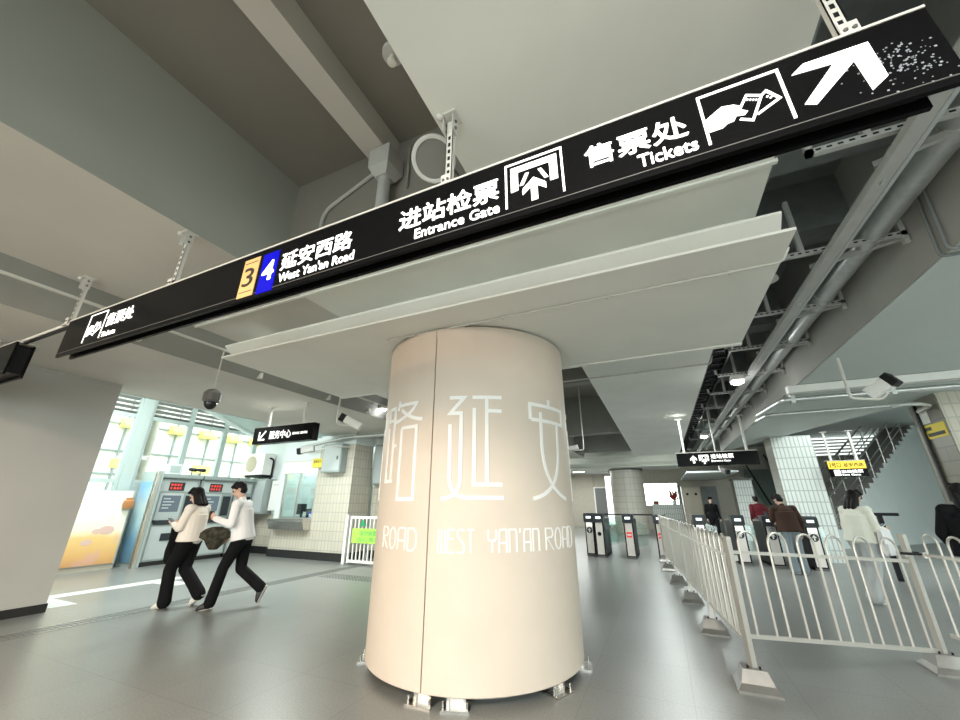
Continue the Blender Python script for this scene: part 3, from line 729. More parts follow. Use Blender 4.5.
# line numbers
board([(-2.735, 2.895), (-2.735, 3.235), (-2.562, 3.235), (-2.562, 2.895)], 'line_square', M['gold'], S1)
text('3', 'line_number', M['blackink'], S1, sx(-2.705), sx(-2.595), sz(2.985), sz(3.15), fy - .004)
for z in (3.195, 2.935): MB().box(sx(-2.72), sx(-2.578), fy - .0055, fy - .004, sz(z), sz(z + .006)).build('square_rule', M['blackink'], S1)
board([(-2.52, 2.885), (-2.52, 3.23), (-2.35, 3.23), (-2.35, 2.885)], 'line_square', M['blue'], S1)
text('4', 'line_number', M['signglow'], S1, sx(-2.49), sx(-2.375), sz(2.985), sz(3.15), fy - .004, bold=.015)
text('延安西路', 'lettering', M['signglow'], S1, sx(-2.305), sx(-1.64), sz(3.03), sz(3.18), fy, bold=.008)
text("West Yan'an Road", 'lettering', M['signglow'], S1, sx(-2.30), sx(-1.605), sz(2.93), sz(3.005), fy, bold=.006)
text('进站检票', 'lettering', M['signglow'], S1, sx(-1.258), sx(-.59), sz(3.03), sz(3.182), fy, bold=.010)
text('Entrance Gate', 'lettering', M['signglow'], S1, sx(-1.135), sx(-.585), sz(2.935), sz(3.005), fy, bold=.008)
bracket_frame(-.543, -.23, 2.94, 3.24, .011, S1)
def gate_icon(X, parent, k=1.0, zc=0.0, place=board):
    P = lambda L: [(X + a * k, zc + b * k) for a, b in L]
    place(P([(-.13, 3.04 - 3.1), (-.13, .11), (.13, .11), (.13, -.06), (.088, -.06), (.088, .07), (-.088, .07), (-.088, -.055)]), 'gate_symbol', M['signglow'], parent)
    place(P([(-.018, -.155), (-.018, -.06), (-.065, -.10), (-.065, -.06), (.0, .0), (.065, -.06), (.065, -.10), (.018, -.06), (.018, -.155)]), 'arrow_symbol', M['signglow'], parent)
    for sgn in (-1, 1): place(P([(sgn * .08, -.03), (sgn * .045, .045), (sgn * .025, .045), (sgn * .058, -.03)][::sgn]), 'flap_symbol', M['signglow'], parent)
gate_icon(-.385, S1, 1.0, 3.10)
text('售票处', 'lettering', M['signglow'], S1, sx(-.112), sx(.352), sz(3.035), sz(3.172), fy, bold=.010)
text('Tickets', 'lettering', M['signglow'], S1, sx(.125), sx(.375), sz(2.936), sz(3.01), fy, bold=.012)
bracket_frame(.42, .727, 2.94, 3.235, .011, S1); hand_icon(.435, 3.01, .97, S1)
board([(1.027, 3.209), (.816, 3.215), (.767, 3.174), (.905, 3.160), (.770, 2.995), (.806, 2.975), (.965, 3.135), (.975, 2.957), (1.032, 3.004)], 'arrow_symbol', M['signglow'], S1)
# dust specks on the right end of the panel
random.seed(3); mb = MB()
for k in range(150):
    x = random.gauss(1.09, .07); z = random.gauss(3.04, .06)
    if x < 1.21 and 2.9 < z < 3.2:
        r = random.uniform(.0012, .0035); mb.box(sx(x) - r, sx(x) + r, fy - .0012, fy, sz(z) - r, sz(z) + r)
mb.build('dust_specks', mat('dust', (.30, .32, .36), .8), S1)['kind'] = 'stuff'
S2 = sign_box('direction_sign', 'black hanging sign cut off at the left edge of the view', sx(-9.2), sx(-6.90), D=.17)
text('出口', 'lettering', M['signglow'], S2, sx(-9.0), sx(-8.5), sz(3.03), sz(3.18), fy, bold=.008)
r_ = thing('sign_rail', 'pale aluminium rail joining the two black signs', 'rail', (sx(-6.2), SY + .1, sz(3.29)))
MB().box(sx(-6.96), sx(-5.5), SY + .035, SY + .08, sz(3.29) + .006, sz(3.29) + .035).build('rail', M['alu_pale'], r_)
MB().box(sx(-6.9), sx(-5.65), SY + .045, SY + .07, sz(3.29) - .02, sz(3.29) + .006).build('rail_channel', M['dark'], r_)

def hanger(x, ztop, label):
    z0 = sz(3.285) + .012; y = SY + .055
    t = thing('sign_hanger', label, 'hanger', (x, y, ztop), 'perforated brackets carrying the signs')
    MB().box(x - .055, x + .055, y - .05, y + .05, ztop - .012, ztop).build('ceiling_plate', M['alu_pale'], t)
    mb = MB(); mb.box(x - .035, x - .03, y - .035, y + .03, ztop - .13, ztop - .012).box(x + .03, x + .035, y - .035, y + .03, ztop - .13, ztop - .012).box(x - .03, x + .03, y + .025, y + .03, ztop - .13, ztop - .012); mb.build('top_clevis', M['alu_pale'], t)
    mb = MB(); h0 = z0 + .02
    mb.box(x - .022, x + .022, y - .004, y, h0, ztop - .03).box(x - .022, x - .018, y - .004, y + .026, h0, ztop - .03).box(x + .018, x + .022, y - .004, y + .026, h0, ztop - .03); mb.build('channel', M['alu_pale'], t)
    mb = MB(); z = h0 + .04
    while z < ztop - .15: mb.box(x - .008, x + .008, y - .0055, y - .004, z, z + .028); z += .055
    mb.build('slot', M['dark'], t)
    mb = MB(); mb.box(x - .04, x + .04, y - .04, y + .04, z0, z0 + .012).box(x - .03, x + .03, y - .03, y - .025, z0, z0 + .09); mb.build('base_plate', M['alu_pale'], t)
    for zz in (ztop - .045, ztop - .1):
        for xx in (-.036, .036): MB().sphere((x + xx, y - .0, zz), .011, 8).build('bolt', M['darkgrey'], t, True)
    for xx in (-.014, .014): MB().sphere((x + xx, y - .031, z0 + .05), .009, 8).build('bolt', M['darkgrey'], t, True)
    MB().sphere((x - .05, y - .04, ztop - .012), (.026, .026, .02), 10).build('anchor', M['alu_pale'], t, True)
hanger(sx(-.955), ZL, 'perforated sign hanger beside the round speaker, above the entrance gate text')
hanger(sx(-3.88), ZL, 'sign hanger above the blank black stretch left of the gold line square')
hanger(sx(-5.82), ZL, 'sign hanger at the left tip of the long black sign')
hanger(sx(-7.95), ZR, 'sign hanger above the cut-off sign at the left edge')
hanger(sx(1.02), ZL, 'sign hanger above the big white arrow, at the top of the view')

# other wayfinding signs deeper in the hall
def small_sign(label, x0, x1, z0, z1, y, zr, hx, name='hanging_sign', d=.14):
    t = thing(name, label, 'hanging sign', ((x0 + x1) / 2, y, z0))
    MB().box(x0, x1, y, y + d, z0, z1).build('sign_box', M['sign'], t)
    MB().box(x0 - .01, x1 + .01, y - .01, y + d + .01, z1, z1 + .015).build('top_trim', M['alu_pale'], t)
    for x in hx:
        mb = MB(); mb.box(x - .025, x + .025, y + d / 2 - .02, y + d / 2 + .02, z1 + .015, zr - .01).box(x - .08, x + .08, y + d / 2 - .05, y + d / 2 + .05, zr - .012, zr - .002); mb.build('hanger_post', M['alu_pale'], t)
    return t
S3 = small_sign('black service centre sign hanging left above the booth', -7.50, -5.84, 2.56, 2.89, 5.25, ZR, (-7.2, -6.2), 'service_sign')
text('服务中心', 'lettering', M['signglow'], S3, -7.02, -6.42, 2.64, 2.80, 5.25, bold=.005)
text('SERVICE CENTER', 'lettering', M['signglow'], S3, -6.38, -5.98, 2.69, 2.735, 5.25)
f5 = lambda u, v, k: Vector((u, 5.25 - (.004 if k else 0), v))
mb = MB(); ribbon(mb, [(-7.32, 2.80), (-7.32, 2.64), (-7.15, 2.64)], .032, f5); ribbon(mb, [(-7.31, 2.65), (-7.14, 2.81)], .032, f5); mb.build('arrow_symbol', M['signglow'], S3)
S4 = small_sign('small black entrance gate sign hanging over the turnstiles', .50, 2.30, 2.36, 2.69, 11.5, 3.6, (.7, 2.1), 'entrance_sign')
text('进站检票', 'lettering', M['signglow'], S4, 1.28, 1.78, 2.53, 2.64, 11.5, bold=.01)
text('Entrance Gate', 'lettering', M['signglow'], S4, 1.28, 1.70, 2.45, 2.50, 11.5, bold=.01)
pl = lambda poly, name, m, parent: MB().prism(poly, 'y', 11.496, 11.5).build(name, m, parent)
gate_icon(1.12, S4, .85, 2.535, pl)
pl([(.86, 2.43), (.91, 2.43), (.91, 2.54), (.96, 2.49), (.96, 2.54), (.885, 2.62), (.81, 2.54), (.81, 2.49), (.86, 2.54)], 'arrow_symbol', M['signglow'], S4)
S5 = small_sign('yellow and black exit sign hanging beyond the stairs', 4.22, 5.02, 2.13, 2.54, 13.6, 3.34, (4.35, 4.9), 'exit_sign')
MB().box(4.23, 5.01, 13.59, 13.6, 2.34, 2.53).build('yellow_band', M['yellow_lit'], S5)
text('2号口', 'lettering', M['blackink'], S5, 4.25, 4.50, 2.37, 2.50, 13.59, bold=.012); text('延安西路', 'lettering', M['blackink'], S5, 4.56, 4.97, 2.38, 2.49, 13.59, bold=.01)
text('出站检票', 'lettering', M['signglow'], S5, 4.48, 4.92, 2.23, 2.31, 13.6, bold=.012); text('Exit Gate', 'lettering', M['signglow'], S5, 4.48, 4.85, 2.16, 2.21, 13.6, bold=.008)
MB().box(4.32, 4.45, 13.595, 13.6, 2.16, 2.31).build('pictogram', M['signglow'], S5)

# ------------------------------------------------------------------ ceiling fittings
t = thing('ceiling_speaker', 'round white ceiling speaker beside the sign hanger', 'speaker', (-1.24, 1.90, 4.0))
sv = Vector((1.24, -1.75, -2.45)).normalized()
ax = Matrix.Translation((-1.24, 1.86, 3.95)) @ sv.to_track_quat('-Z', 'Y').to_matrix().to_4x4()
def lathe_m(prof, m4, seg=36):
    mb = MB(); mb.rings([[m4 @ Vector((r * math.cos(2 * PI * k / seg), r * math.sin(2 * PI * k / seg), h)) for k in range(seg)] for r, h in prof]); return mb
lathe_m([(.09, .09), (.15, .06), (.172, .02), (.172, 0), (.163, -.01), (.140, -.008), (.138, .004)], ax).build('housing', M['plastic'], t, True)
lathe_m([(.139, .004), (.139, -.002), (.001, -.004)], ax).build('mesh_front', M['grille'], t)
MB().tube(arc_path([((-1.24, 1.95, 4.08), 0), ((-1.24, 2.33, 4.2), .05), ((-1.5, 2.33, 4.25), 0)]), .014, 8).build('arm', M['beamface'], t, True)
t = thing('conduit_run', 'dark thin conduit along the ceiling recess edge to the sprinkler', 'conduit', (-1.05, 1.1, 3.95))
MB().tube(arc_path([((-1.03, 1.0, 3.95), 0), ((-1.03, 1.95, 3.95), .06), ((-1.14, 2.3, 3.95), 0)]), .013, 8).build('pipe', M['beamface'], t, True)
t = thing('sprinkler_head', 'small grey fitting up in the recess above the speaker', 'sprinkler', (-1.10, 1.14, 3.93))
MB().lathe([(.05, 4.0), (.062, 3.98), (.06, 3.95), (.02, 3.945)], (-1.09, 1.13, 0), 20).build('rose', M['greypaint'], t, True)
MB().lathe([(.016, 3.95), (.018, 3.90), (.028, 3.895), (.026, 3.885), (.004, 3.88)], (-1.09, 1.13, 0), 14).build('nozzle', M['alu_pale'], t, True)
t = thing('rain_hopper', 'grey rainwater hopper under the end of the recess beam', 'hopper', (-2.16, 2.3, 4.4))
MB().rings([[Vector((-2.04 + a * w, 2.22 + b * w, z)) for a, b in ((-1, -1), (1, -1), (1, 1), (-1, 1))] for w, z in ((.12, 4.74), (.12, 4.52), (.07, 4.42))]).build('funnel', M['greypaint'], t)
MB().cyl((-2.04, 2.22, 4.42), (-2.04, 2.22, 3.75), .06).build('downpipe', M['greypaint'], t, True)
t = thing('cable_conduit', 'grey conduit bending from the recess end wall to the hopper', 'conduit', (-2.6, 2.32, 4.2))
MB().tube(arc_path([((-2.95, 2.33, 3.7), 0), ((-2.95, 2.33, 4.45), .14), ((-2.28, 2.33, 4.72), 0)]), .022, 8).build('pipe', M['greypaint'], t, True)
mb = MB(); mb.cyl((-1.85, 2.33, 4.9), (-1.85, 2.33, 4.35), .014)
mb.build('vertical_conduit', M['beamface'], loc=(-1.85, 2.33, 4.35)); tag(bpy.context.scene.objects['vertical_conduit'], 'short dark vertical conduit beside the recess beam end', 'conduit')
# soffit pipes
t = thing('soffit_pipe', 'thin pale pipe across the soffit in front of the column', 'pipe', (-1, 3.19, ZM))
MB().tube(arc_path([((-2.6, 3.19, ZM - .012), 0), ((1.10, 3.19, ZM - .012), .05), ((1.16, 3.19, ZM + .1), 0)]), .012, 8).build('pipe', M['conduit'], t, True)
mb = MB()
for x in (-2.2, -1.2, -.2, .75): mb.box(x - .012, x + .012, 3.172, 3.208, ZM - .028, ZM)
mb.build('clip', M['conduit'], t)
t = thing('rear_soffit_pipe', 'thin pipe with a hooked end on the slab behind the column', 'pipe', (-.2, 7.2, ZL))
MB().tube(arc_path([((-1.6, 7.2, ZL - .012), 0), ((1.09, 7.2, ZL - .012), .05), ((1.13, 7.2, ZL + .12), 0)]), .014, 8).build('pipe', M['conduit'], t, True)
mb = MB()
for x in (-.7, -.1, .5): mb.box(x - .012, x + .012, 7.18, 7.22, ZL - .03, ZL)
mb.build('clip', M['conduit'], t)
# left conduit along the beam face, lamp at its end
t = thing('beam_conduit', 'long pale conduit along the grey beam on the left', 'conduit', (-5.62, 3, 3.57))
MB().box(-5.66, -5.60, Y0, 7.3, 3.555, 3.585).build('rail', M['conduit'], t)
for y in (.5, 2.2, 3.9, 5.4, 6.6): MB().box(-5.80, -5.72, y, y + .05, 3.36, 3.60).box(-5.73, -5.60, y, y + .03, 3.52, 3.555).build('bracket', M['conduit'], t)
t = thing('round_lamp', 'lit round lamp at the end of the beam conduit left of the column', 'lamp', (-5.62, 6.95, 3.5))
MB().lathe([(.06, 3.55), (.11, 3.53), (.125, 3.49), (.115, 3.485)], (-5.62, 6.95, 0), 24).build('housing', M['plastic'], t, True)
MB().lathe([(.075, 3.486), (.07, 3.465), (.02, 3.455)], (-5.62, 6.95, 0), 24).build('diffuser', M['lamp'], t, True)

# cameras
t = thing('dome_camera', 'dark dome camera hanging on a thin rod from the beam conduit', 'camera', (-5.56, 3.16, 3.55))
px_, py_ = -5.56, 3.16
MB().tube([(px_ + .0, py_, 2.93), (px_, py_, 3.53), (-5.62, py_, 3.555)], .011, 8).build('rod', M['greypaint'], t, True)
MB().lathe([(.03, 2.95), (.075, 2.93), (.108, 2.89), (.108, 2.78), (.09, 2.76)], (px_, py_, 0), 12).build('housing', M['darkgrey'], t)
MB().sphere((px_, py_, 2.755), (.082, .082, .10), 20).build('dome', M['lens'], t, True)
def bullet(label, c, d, L, r, mount, m_body='plastic', m_cap='dark', name='bullet_camera'):
    t = thing(name, label, 'camera', mount[0])
    c = Vector(c); d = Vector(d).normalized(); s = d.cross(Vector((0, 0, 1))).normalized(); u = s.cross(d)
    m4 = Matrix((( d.x, s.x, u.x, c.x), (d.y, s.y, u.y, c.y), (d.z, s.z, u.z, c.z), (0, 0, 0, 1)))
    MB().box(-L / 2, L / 2, -r, r, -r * .85, r, m4).build('housing', M[m_body], t, bevel=r * .3)
    MB().box(-L * .5, L * .29, -r * 1.08, r * 1.08, r * .95, r * 1.15, m4).build('sun_shield', M[m_body], t)
    MB().box(L * .30, L / 2 + .03, -r * 1.06, r * 1.06, -r * .95, r * 1.22, m4).build('front_cap', M[m_cap], t, bevel=r * .2)
    f = MB(); f.cyl(c + d * (L / 2 + .025), c + d * (L / 2 + .036), r * .5); f.build('lens', M['lens'], t, True)
    MB().tube(arc_path([(mount[0], 0)] + [(p, .06) for p in mount[1:]] + [(c - u * r, 0)]), .018, 8).build('mount_arm', M['conduit'], t, True)
    return t
bullet('white bullet camera left of the column below the beam', (-5.28, 5.62, 2.90), (-.62, -.35, .35), .42, .07, [(-5.62, 5.6, 3.55), (-5.62, 5.6, 2.90)], 'plastic')
bullet('black bullet camera on the booth canopy above the service header', (-8.75, 7.75, 2.80), (-.85, -.45, -.2), .42, .075, [(-8.0, 8.6, 2.95), (-8.25, 8.2, 2.95)], 'greypaint')
bullet('white bullet camera with black front on the right, below the tray pipe', (2.98, 6.86, 2.95), (.55, -.5, .45), .32, .085, [(2.36, 6.25, 3.6), (2.45, 6.4, 3.45), (2.59, 6.80, 2.83), (2.95, 6.90, 2.80)], 'plastic')
bullet('small camera on a long rod right of the column', (-2.15, 11.2, 2.93), (-1, -.1, -.15), .34, .06, [(-1.83, 11.25, 5.0), (-1.84, 11.25, 2.88)], 'plastic')
bullet('tiny dark camera under the entrance gate sign', (1.62, 12.3, 2.28), (.5, -.8, -.4), .25, .05, [(1.5, 12.35, 5.0), (1.52, 12.35, 2.3)], 'darkgrey')
# booth canopy pipe
t = thing('canopy_pipe', 'grey pipe along the ceiling above the service booth', 'pipe', (-7.2, 8.4, 3.15))
MB().tube(arc_path([((-9.6, 8.3, 2.98), 0), ((-8.6, 8.35, 3.12), .15), ((-8.0, 8.4, 3.2), .1), ((-5.9, 8.4, 3.2), 0)]), .05, 10).build('pipe', M['galv'], t, True)
mb = MB()
for x in (-7.6, -6.6): mb.box(x - .02, x + .02, 8.36, 8.44, 3.2, 3.33)
mb.build('clip', M['galv'], t)

# ------------------------------------------------------------------ right-hand service gap: trays, pipes
t = thing('cable_tray', 'long grey cable tray running along the gap in the ceiling on the right', 'cable tray', (1.75, 8, 3.6))
MB().box(1.702, 1.80, 1.2, 21, 3.60, 3.66).build('channel', M['traypaint'], t)
MB().box(1.80, 1.828, 1.2, 21, 3.595, 3.70).build('side_edge', M['trayedge'], t)
mb = MB()
for y in (3.05, 5.0, 7.0): mb.box(1.74, 1.765, y, y + .04, 3.585, 3.6)
mb.build('clip', M['trayedge'], t)
def arm_frame(y, label):
    t = thing('pipe_support', label, 'bracket', (1.75, y, 3.75), 'perforated cross brackets carrying the tray')
    mb = MB(); mb.box(1.25, 2.33, y - .02, y + .02, 3.70, 3.745).box(1.25, 1.29, y - .02, y + .02, 3.70, 4.25)
    mb.build('cross_arm', M['traypaint'], t)
    m4 = Matrix.Translation((2.0, y + .2, 3.70)) @ Matrix.Rotation(math.radians(-22), 4, 'Z')
    MB().box(-.3, .36, -.02, .02, 0, .045, m4).build('diagonal_arm', M['traypaint'], t)
    MB().box(1.56, 1.60, y - .02, y + .02, 3.745, 4.35).build('hanger_leg', M['traypaint'], t); MB().box(2.29, 2.33, y - .02, y + .02, 3.62, 4.2).build('hanger_leg', M['traypaint'], t)
    mb = MB(); x = 1.3
    while x < 2.3: mb.box(x, x + .03, y - .0215, y - .0205, 3.715, 3.73); x += .06
    mb.build('perforation', M['dark'], t)
LBL = ['cross bracket nearest the right end of the long black sign', 'second cross bracket along the tray, above the right slab corner', 'third cross bracket along the tray, before the first lamp', 'fourth cross bracket along the tray, beside the first tray lamp',
       'fifth cross bracket along the tray, just past the first lamp', 'sixth cross bracket along the tray, between the two lamps', 'seventh cross bracket along the tray, between the two lamps and further off', 'eighth cross bracket along the tray, near the far lamp', 'ninth cross bracket, at the far lamp', 'farthest cross bracket on the tray']
for i, y in enumerate((2.72, 4.1, 5.45, 6.7, 8.1, 9.5, 11.0, 12.6, 14.3, 16.5)): arm_frame(y, LBL[i])
t = thing('duct_pipe', 'thick galvanised pipe beside the cable tray', 'pipe', (1.97, 8, 3.85))
MB().cyl((2.12, 1.2, 3.80), (2.12, 20, 3.80), .10, seg=20).build('pipe', M['galv'], t, True)
for y in (2.9, 5.3, 8.2, 11.2): MB().cyl((2.12, y, 3.80), (2.12, y + .08, 3.80), .11, seg=20).build('coupling', M['galv'], t, True)
t = thing('black_cable_ladder', 'black cable ladder hung along the edge of the middle slab', 'cable tray', (1.25, 10, 3.9))
mb = MB(); mb.box(1.09, 1.115, 5.1, 21, 3.80, 3.92).box(1.36, 1.385, 5.1, 21, 3.80, 3.92); mb.build('side_rail', M['dark'], t)
mb = MB(); y = 5.2
while y < 21: mb.box(1.115, 1.36, y, y + .03, 3.82, 3.85); y += .35
mb.build('rung', M['dark'], t)
mb = MB()
for k in range(5): mb.cyl((1.15 + .045 * k, 5.1, 3.875), (1.15 + .045 * k, 21, 3.875), .02, seg=6)
mb.build('cable', M['dark'], t, True)
for i, (x, y) in enumerate(((1.53, 7.85), (1.53, 14.4))):
    t = thing('tray_lamp', ('lit round lamp under the cable tray, the nearer one', 'small lit lamp far along the cable tray above the entrance sign')[i], 'lamp', (x, y, 3.5), 'round lamps under the cable tray')
    MB().box(x - .1, x + .1, y - .1, y + .1, 3.52, 3.60).build('housing', M['plastic'], t)
    MB().lathe([(.10, 3.52), (.10, 3.48), (.06, 3.46), (.02, 3.455)], (x, y, 0), 24).build('diffuser', M['lamp'], t, True)
    MB().box(x + .05, x + .2, y - .02, y + .02, 3.58, 3.64).build('bracket', M['traypaint'], t)
t = thing('speaker_disc', 'small round grey speaker above the soffit edge by the tray', 'speaker', (1.22, 4.2, 3.55))
MB().lathe([(.03, 3.62), (.085, 3.56), (.09, 3.53), (.07, 3.525)], (1.27, 4.15, 0), 20).build('housing', M['traypaint'], t, True)
MB().cyl((1.27, 4.15, 3.6), (1.27, 4.15, 4.3), .012).build('stem', M['traypaint'], t)
t = thing('slab_conduit', 'pair of dark conduits bending down the right slab face', 'conduit', (2.33, 3.3, 3.7))
for k in (0, 1): MB().tube(arc_path([((2.318, 3.62 + .1 * k, 4.7), 0), ((2.318, 3.76 + .1 * k, 3.315), .05), ((3.2, 3.74 + .1 * k, 3.315), 0)]), .013, 8).build('pipe', M['gap'], t, True)
# cross pipes under the right slab
t = thing('white_trunking', 'white cable trunking crossing under the right slab', 'trunking', (3.2, 7.8, 3.2))
MB().box(2.2, 4.7, 7.76, 7.9, 3.20, 3.32).build('trunking', M['plastic'], t)
t = thing('galvanised_pipe', 'shiny galvanised pipe below the white trunking', 'pipe', (3.2, 8.0, 3.13))
MB().tube(arc_path([((2.0, 9.2, 3.12), 0), ((2.16, 8.06, 3.14), .12), ((2.4, 8.05, 3.14), .1), ((4.8, 8.05, 3.14), 0)]), .045, 10).build('pipe', M['galv'], t, True)
mb = MB()
for x in (2.3, 3.6): mb.box(x - .03, x + .03, 8.0, 8.1, 3.08, 3.33)
mb.build('clip', M['galv'], t)
t = thing('lower_pipe', 'lower grey pipe ending in a bend at the brown tiled pillar', 'pipe', (3.0, 9.1, 3.08))
MB().tube(arc_path([((2.05, 9.6, 3.08), 0), ((2.15, 9.15, 3.1), .1), ((4.3, 9.05, 3.1), .12), ((4.60, 9.35, 3.1), .1), ((4.68, 9.9, 3.1), 0)]), .035, 10).build('pipe', M['galv'], t, True)
MB().cyl((3.95, 9.07, 3.1), (4.06, 9.065, 3.1), .055, seg=12).build('coupling', M['traypaint'], t, True)

# ------------------------------------------------------------------ pillars and the far right
p = thing('tiled_pillar', 'brown tiled pillar at the right edge with a yellow notice', 'pillar', (5.2, 9.8, 0)); p['kind'] = 'thing'
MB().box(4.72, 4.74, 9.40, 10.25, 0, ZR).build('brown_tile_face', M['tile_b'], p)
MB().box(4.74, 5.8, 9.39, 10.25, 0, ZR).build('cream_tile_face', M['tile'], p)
for yy, mm in ((10.0, 'dark'), (10.08, 'beamface')): MB().tube([(4.695, yy, 3.3), (4.695, yy, 1.5)], .02, 8).build('conduit', M[mm], p, True)
t = thing('pillar_notice', 'yellow notice on the brown tiled pillar', 'notice', (4.72, 9.75, 2.55))
MB().box(4.71, 4.72, 9.42, 10.15, 2.58, 2.83).build('sheet', M['yellow'], t)
mb = MB(); mb.box(4.706, 4.71, 9.47, 9.95, 2.62, 2.68).box(4.706, 4.71, 9.8, 10.05, 2.73, 2.79); mb.build('printed_line', M['blackink'], t)
t = thing('pillar_paper', 'white sheet of paper above the yellow notice on the brown pillar', 'paper', (4.72, 9.95, 2.9))
MB().box(4.708, 4.715, 9.75, 10.1, 2.86, 3.16).build('sheet', M['paper'], t); MB().box(4.705, 4.708, 9.8, 10.05, 3.08, 3.10).build('printed_line', M['greypaint'], t)
p = thing('white_tiled_pillar', 'white tiled pillar standing beyond the turnstiles', 'pillar', (3.65, 14.3, 0)); p['kind'] = 'thing'
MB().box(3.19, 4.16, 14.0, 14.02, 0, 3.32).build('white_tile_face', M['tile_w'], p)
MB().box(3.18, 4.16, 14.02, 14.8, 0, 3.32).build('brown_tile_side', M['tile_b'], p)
p = thing('far_tiled_pillar', 'small pale tiled pillar in the distance behind the man in dark red', 'pillar', (3.4, 20.3, 0)); p['kind'] = 'thing'
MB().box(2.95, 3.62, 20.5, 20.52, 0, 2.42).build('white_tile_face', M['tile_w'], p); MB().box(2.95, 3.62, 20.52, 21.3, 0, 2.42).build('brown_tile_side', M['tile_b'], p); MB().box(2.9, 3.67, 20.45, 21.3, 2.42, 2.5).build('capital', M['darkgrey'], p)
p = thing('far_round_column', 'tiled round column far behind the left turnstiles', 'column', (-1.6, 22.6, 0)); p['kind'] = 'thing'
MB().lathe([(.82, 0), (.82, 3.2)], (-1.6, 22.6, 0), 48).build('shaft', M['tile_far'], p, True)
MB().lathe([(.86, 3.1), (.86, 3.17)], (-1.6, 22.6, 0), 48).build('top_ring', M['darkgrey'], p, True)
# stair with pale flank wall
SA, SB = Vector((4.90, 17.82, 0)), Vector((11.2, 24.36, 4.87))
dirx = Vector((SB.x - SA.x, SB.y - SA.y, 0)); SL = dirx.length; dirx.normalize(); nrm = Vector((-dirx.y, dirx.x, 0))
st = thing('staircase', 'stairs with steel handrails rising right behind a pale flank wall', 'staircase', SA)
mS = Matrix(((dirx.x, nrm.x, 0, SA.x), (dirx.y, nrm.y, 0, SA.y), (0, 0, 1, 0), (0, 0, 0, 1)))
NS = 24; run = SL / NS; rise = SB.z / NS
mb = MB()
for k in range(NS): mb.box(k * run, (k + 1) * run + .02, .05, 1.15, max(0, k * rise - .15), (k + 1) * rise, mS)
mb.build('steps', M['darkgrey'], st)
prof = [(0, 0)]
for k in range(NS): prof += [(k * run, (k + 1) * rise), ((k + 1) * run, (k + 1) * rise)]
prof += [(SL, 0)]
A = [mS @ Vector((a, .0, b)) for a, b in prof]; Bq = [mS @ Vector((a, .06, b)) for a, b in prof]
mb = MB(); va = [mb.bm.verts.new(q) for q in A]; vb = [mb.bm.verts.new(q) for q in Bq]
mb.bm.faces.new(va); mb.bm.faces.new(vb[::-1])
for i in range(len(va)): mb.bm.faces.new([va[i], vb[i], vb[(i + 1) % len(va)], va[(i + 1) % len(va)]])
mb.build('flank_wall', M['wall_cool'], st)
for yy in (.12, 1.08):
    hr = MB()
    for h in (.95, .5, .25): hr.tube([mS @ Vector((0, yy, h + .17)), mS @ Vector((SL, yy, SB.z + h + .17))], .035 if h > .9 else .02, 8)
    r0 = hr.build('handrail', M['steel'], st, True)
    for k in range(0, NS + 1, 3):
        MB().cyl(mS @ Vector((k * run, yy, k * rise)), mS @ Vector((k * run, yy, k * rise + 1.1)), .025, seg=8).build('baluster', M['steel'], r0, True)
# back wall behind the stairs with louvre stripes and posters
struct('wall_back_right', MB().box(6.6, 20, 27.2, 27.4, 0, 5.6), M['farwall'])
t = thing('wall_louvre', 'grey wall louvre with glowing pale slats behind the stairs', 'louvre', (10, 27.1, 3.85))
mb = MB()
for k in range(6): mb.box(8.0, 12.2, 27.12, 27.2, 3.95 + .17 * k, 4.02 + .17 * k)
mb.build('slats', M['whitelit'], t); MB().box(7.9, 12.3, 27.16, 27.19, 3.85, 4.95).build('backing', M['beamface'], t)  # slats glow on their own, bright stripes made by emission
for i, (x, z) in enumerate(((9.6, 3.0), (10.7, 3.2))):
    t = thing('yellow_poster', ('left yellow poster behind the stair railing', 'right yellow poster behind the stair railing')[i], 'poster', (x, 27.15, z))
    MB().box(x - .45, x + .45, 27.17, 27.19, z - .42, z + .42).build('sheet', M['yellow'], t); MB().box(x - .2, x + .2, 27.155, 27.17, z - .1, z + .05).build('printed_block', M['paper'], t)
# escalator beyond
t = thing('escalator', 'distant escalator with glass sides right of the far tiled pillar', 'escalator', (5.6, 27, 0))
EX, EY = 5.0, 25.0
mb = MB(); mb.prism([(EY, 0), (EY + 1.2, 0), (EY + 6, 2.9), (EY + 6, 3.5), (EY + 5, 3.5), (EY, .5)], 'x', EX, EX + 1.3); mb.build('truss', M['machine'], t)
mb = MB()
for k in range(15): mb.box(EX + .1, EX + 1.2, EY + .3 + k * .32, EY + .6 + k * .32, .45 + k * .195, .64 + k * .195)
mb.build('steps', M['darkgrey'], t)
for x in (EX, EX + 1.28): MB().prism([(EY, .55), (EY + 6, 4.1), (EY + 6, 4.9), (EY, 1.35)], 'x', x, x + .02).build('balustrade', M['glass_b'], t); MB().tube([(x + .01, EY - .1, 1.38), (x + .01, EY + 6, 4.95)], .045, 8).build('handrail', M['dark'], t, True)

